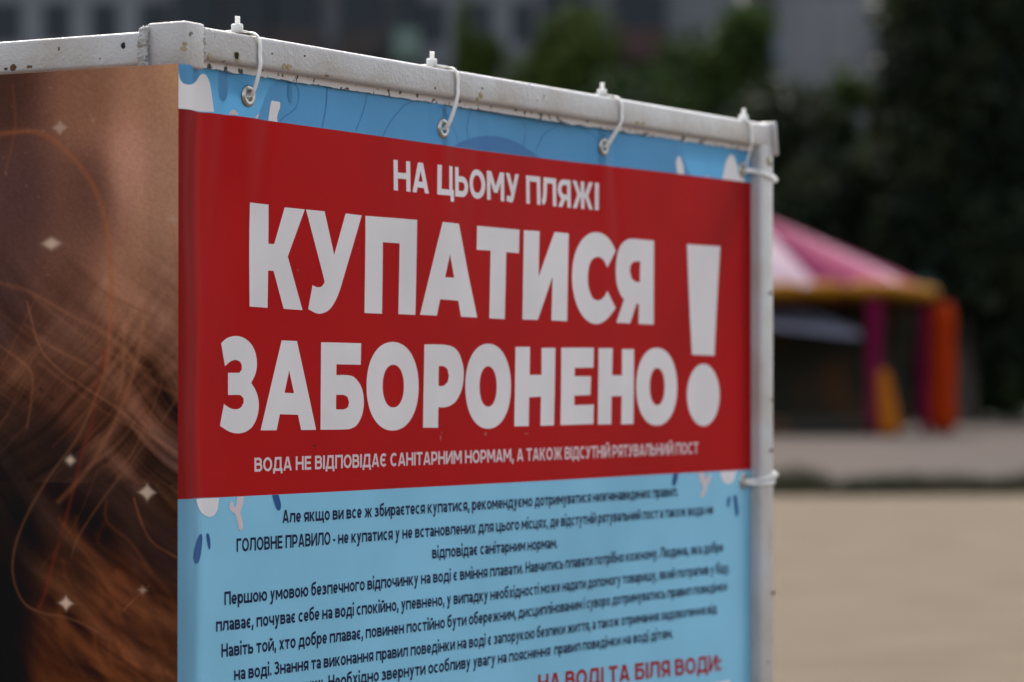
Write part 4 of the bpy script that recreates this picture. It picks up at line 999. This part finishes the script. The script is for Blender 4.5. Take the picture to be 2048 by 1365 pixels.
def trunk_mesh(bm, a, b, r0, r1, bend=0.0, seed=0, seg=9, rings=7):
    rr = random.Random(seed); off = Vector((rr.uniform(-1, 1), rr.uniform(-1, 1), 0))*bend; prev = None
    for i in range(rings+1):
        t = i/rings; c = a.lerp(b, t)+off*math.sin(t*math.pi); r = r0+(r1-r0)*t + (.25*r0*(1-t)**6)
        ring = [bm.verts.new(c+Vector((math.cos(2*math.pi*j/seg)*r, math.sin(2*math.pi*j/seg)*r, 0))) for j in range(seg)]
        if prev:
            for j in range(seg): bm.faces.new((prev[j], prev[(j+1) % seg], ring[(j+1) % seg], ring[j]))
        prev = ring
    bm.faces.new(prev)
def tree(label, px, Y, ytop, wpx, ybot, leaf, n_leaf=5000, seed=0, cat='tree', name='tree', group='trees in front of the apartment blocks', lumps=9, size=.16):
    base = at(px, 800, Y); base.z = .07; ztop = at(px, ytop, Y).z; zl = max(at(px, ybot, Y).z, .5); hw = wpx*Y/F/2
    rr = random.Random(seed); root = thing(name, label, cat, base, group)
    ls = []; hz = (ztop-zl)
    for i in range(lumps):
        t = (i+.5)/lumps; z = zl + hz*(.1+.75*t); env = .55 + .45*math.sin(min(1, (1-t)*1.5+.1)*math.pi/2)
        a = i*2.4+rr.random(); rad = hw*env*.55*rr.uniform(.6, 1.1)
        c = (base.x+math.cos(a)*rad, base.y+math.sin(a)*rad, z)
        rz = hz/lumps*rr.uniform(1.3, 2.1); rx = hw*env*rr.uniform(.5, .78)
        ls.append((c, (rx, rx, rz)))
    zr_ = min(hz*.14, hw*.55); ls.append(((base.x+hw*.15, base.y, ztop-zr_), (hw*.6, hw*.6, zr_))); ls.append(((base.x-hw*.4, base.y, ztop-zr_*2.2), (hw*.5, hw*.5, zr_)))
    bm = bmesh.new(); trunk_mesh(bm, base, Vector((base.x, base.y, zl+hz*.75)), .012*ztop+.05, .03, .2, seed)
    for c, r in ls[::2]:
        trunk_mesh(bm, Vector((base.x, base.y, zl+max(.2, (c[2]-zl)*.4))), Vector(c), .055, .015, .1, seed+3, 6, 4)
    obj('trunk', bm, M['bark'], root, True)
    o = obj('crown', crown_mesh(ls, int(n_leaf*1.5), size*1.25, seed), leaf, root)
    return root
tree('small bright green tree top just left of the middle of the frame rail', 958, 104, 66, 150, 420, M['leaf_a'], 3000, 1, lumps=5)
tree('tall fresh green tree rising above the middle of the frame rail', 1130, 102, 12, 330, 600, M['leaf_a'], 7000, 2)
tree('low dark green tree filling in beside the tall fresh green one', 1250, 98, 125, 400, 700, M['leaf_b'], 6000, 3)
tree('rounded deep green tree above the right part of the frame rail', 1360, 100, 58, 260, 700, M['leaf_b'], 6000, 4)
tree('tall dark tree before the teal balconies, left of the pale block', 1475, 96, 5, 210, 750, M['leaf_b'], 6500, 5)
tree('broad dark tree spreading behind the right end of the frame', 1540, 92, 150, 420, 800, M['leaf_c'], 8000, 6)
tree('narrow dark tree standing before the pale apartment block', 1690, 94, 150, 150, 800, M['leaf_b'], 4200, 7, lumps=8)
tree('low dark tree behind the pink roof of the play tent', 1625, 90, 290, 330, 830, M['leaf_c'], 8000, 8)
tree('low olive tree between the narrow tree and the great dark tree', 1750, 91, 255, 210, 830, M['leaf_b'], 5000, 9)
tree('great dark tree closing the right side of the view', 1930, 88, -420, 380, 780, M['leaf_c'], 20000, 10, lumps=14, size=.18)
tree('dark tree rising behind the great dark tree on the right', 2010, 104, -380, 420, 700, M['leaf_b'], 14000, 12, lumps=14, size=.2)
tree('great dark tree at the far right edge of the photo', 2110, 92, -420, 400, 800, M['leaf_c'], 18000, 11, lumps=14, size=.18)
tree('dark tree outside the right edge, nearest the great dark trees', 2420, 96, -150, 420, 800, M['leaf_c'], 9000, 13, lumps=12, size=.2)
tree('dark tree furthest out beyond the right edge of the photo', 2760, 99, -60, 420, 800, M['leaf_b'], 9000, 14, lumps=12, size=.2)
for i, (px, Y, yt, wp, lab) in enumerate(((1590, 89.5, 610, 200, 'dark shrub behind the left side of the play tent'), (1800, 89, 560, 220, 'dark shrub behind the orange column of the play tent'),
                                     (1960, 92, 600, 220, 'dark shrub under the great dark trees'), (2080, 93, 620, 200, 'dark shrub at the right edge under the trees'))):
    tree(lab, px, Y, yt, wp, 850, M['leaf_c'] if i != 2 else M['leaf_b'], 5000, 30+i, 'shrub', 'shrub', 'shrubs along the lawn', 5, .14)
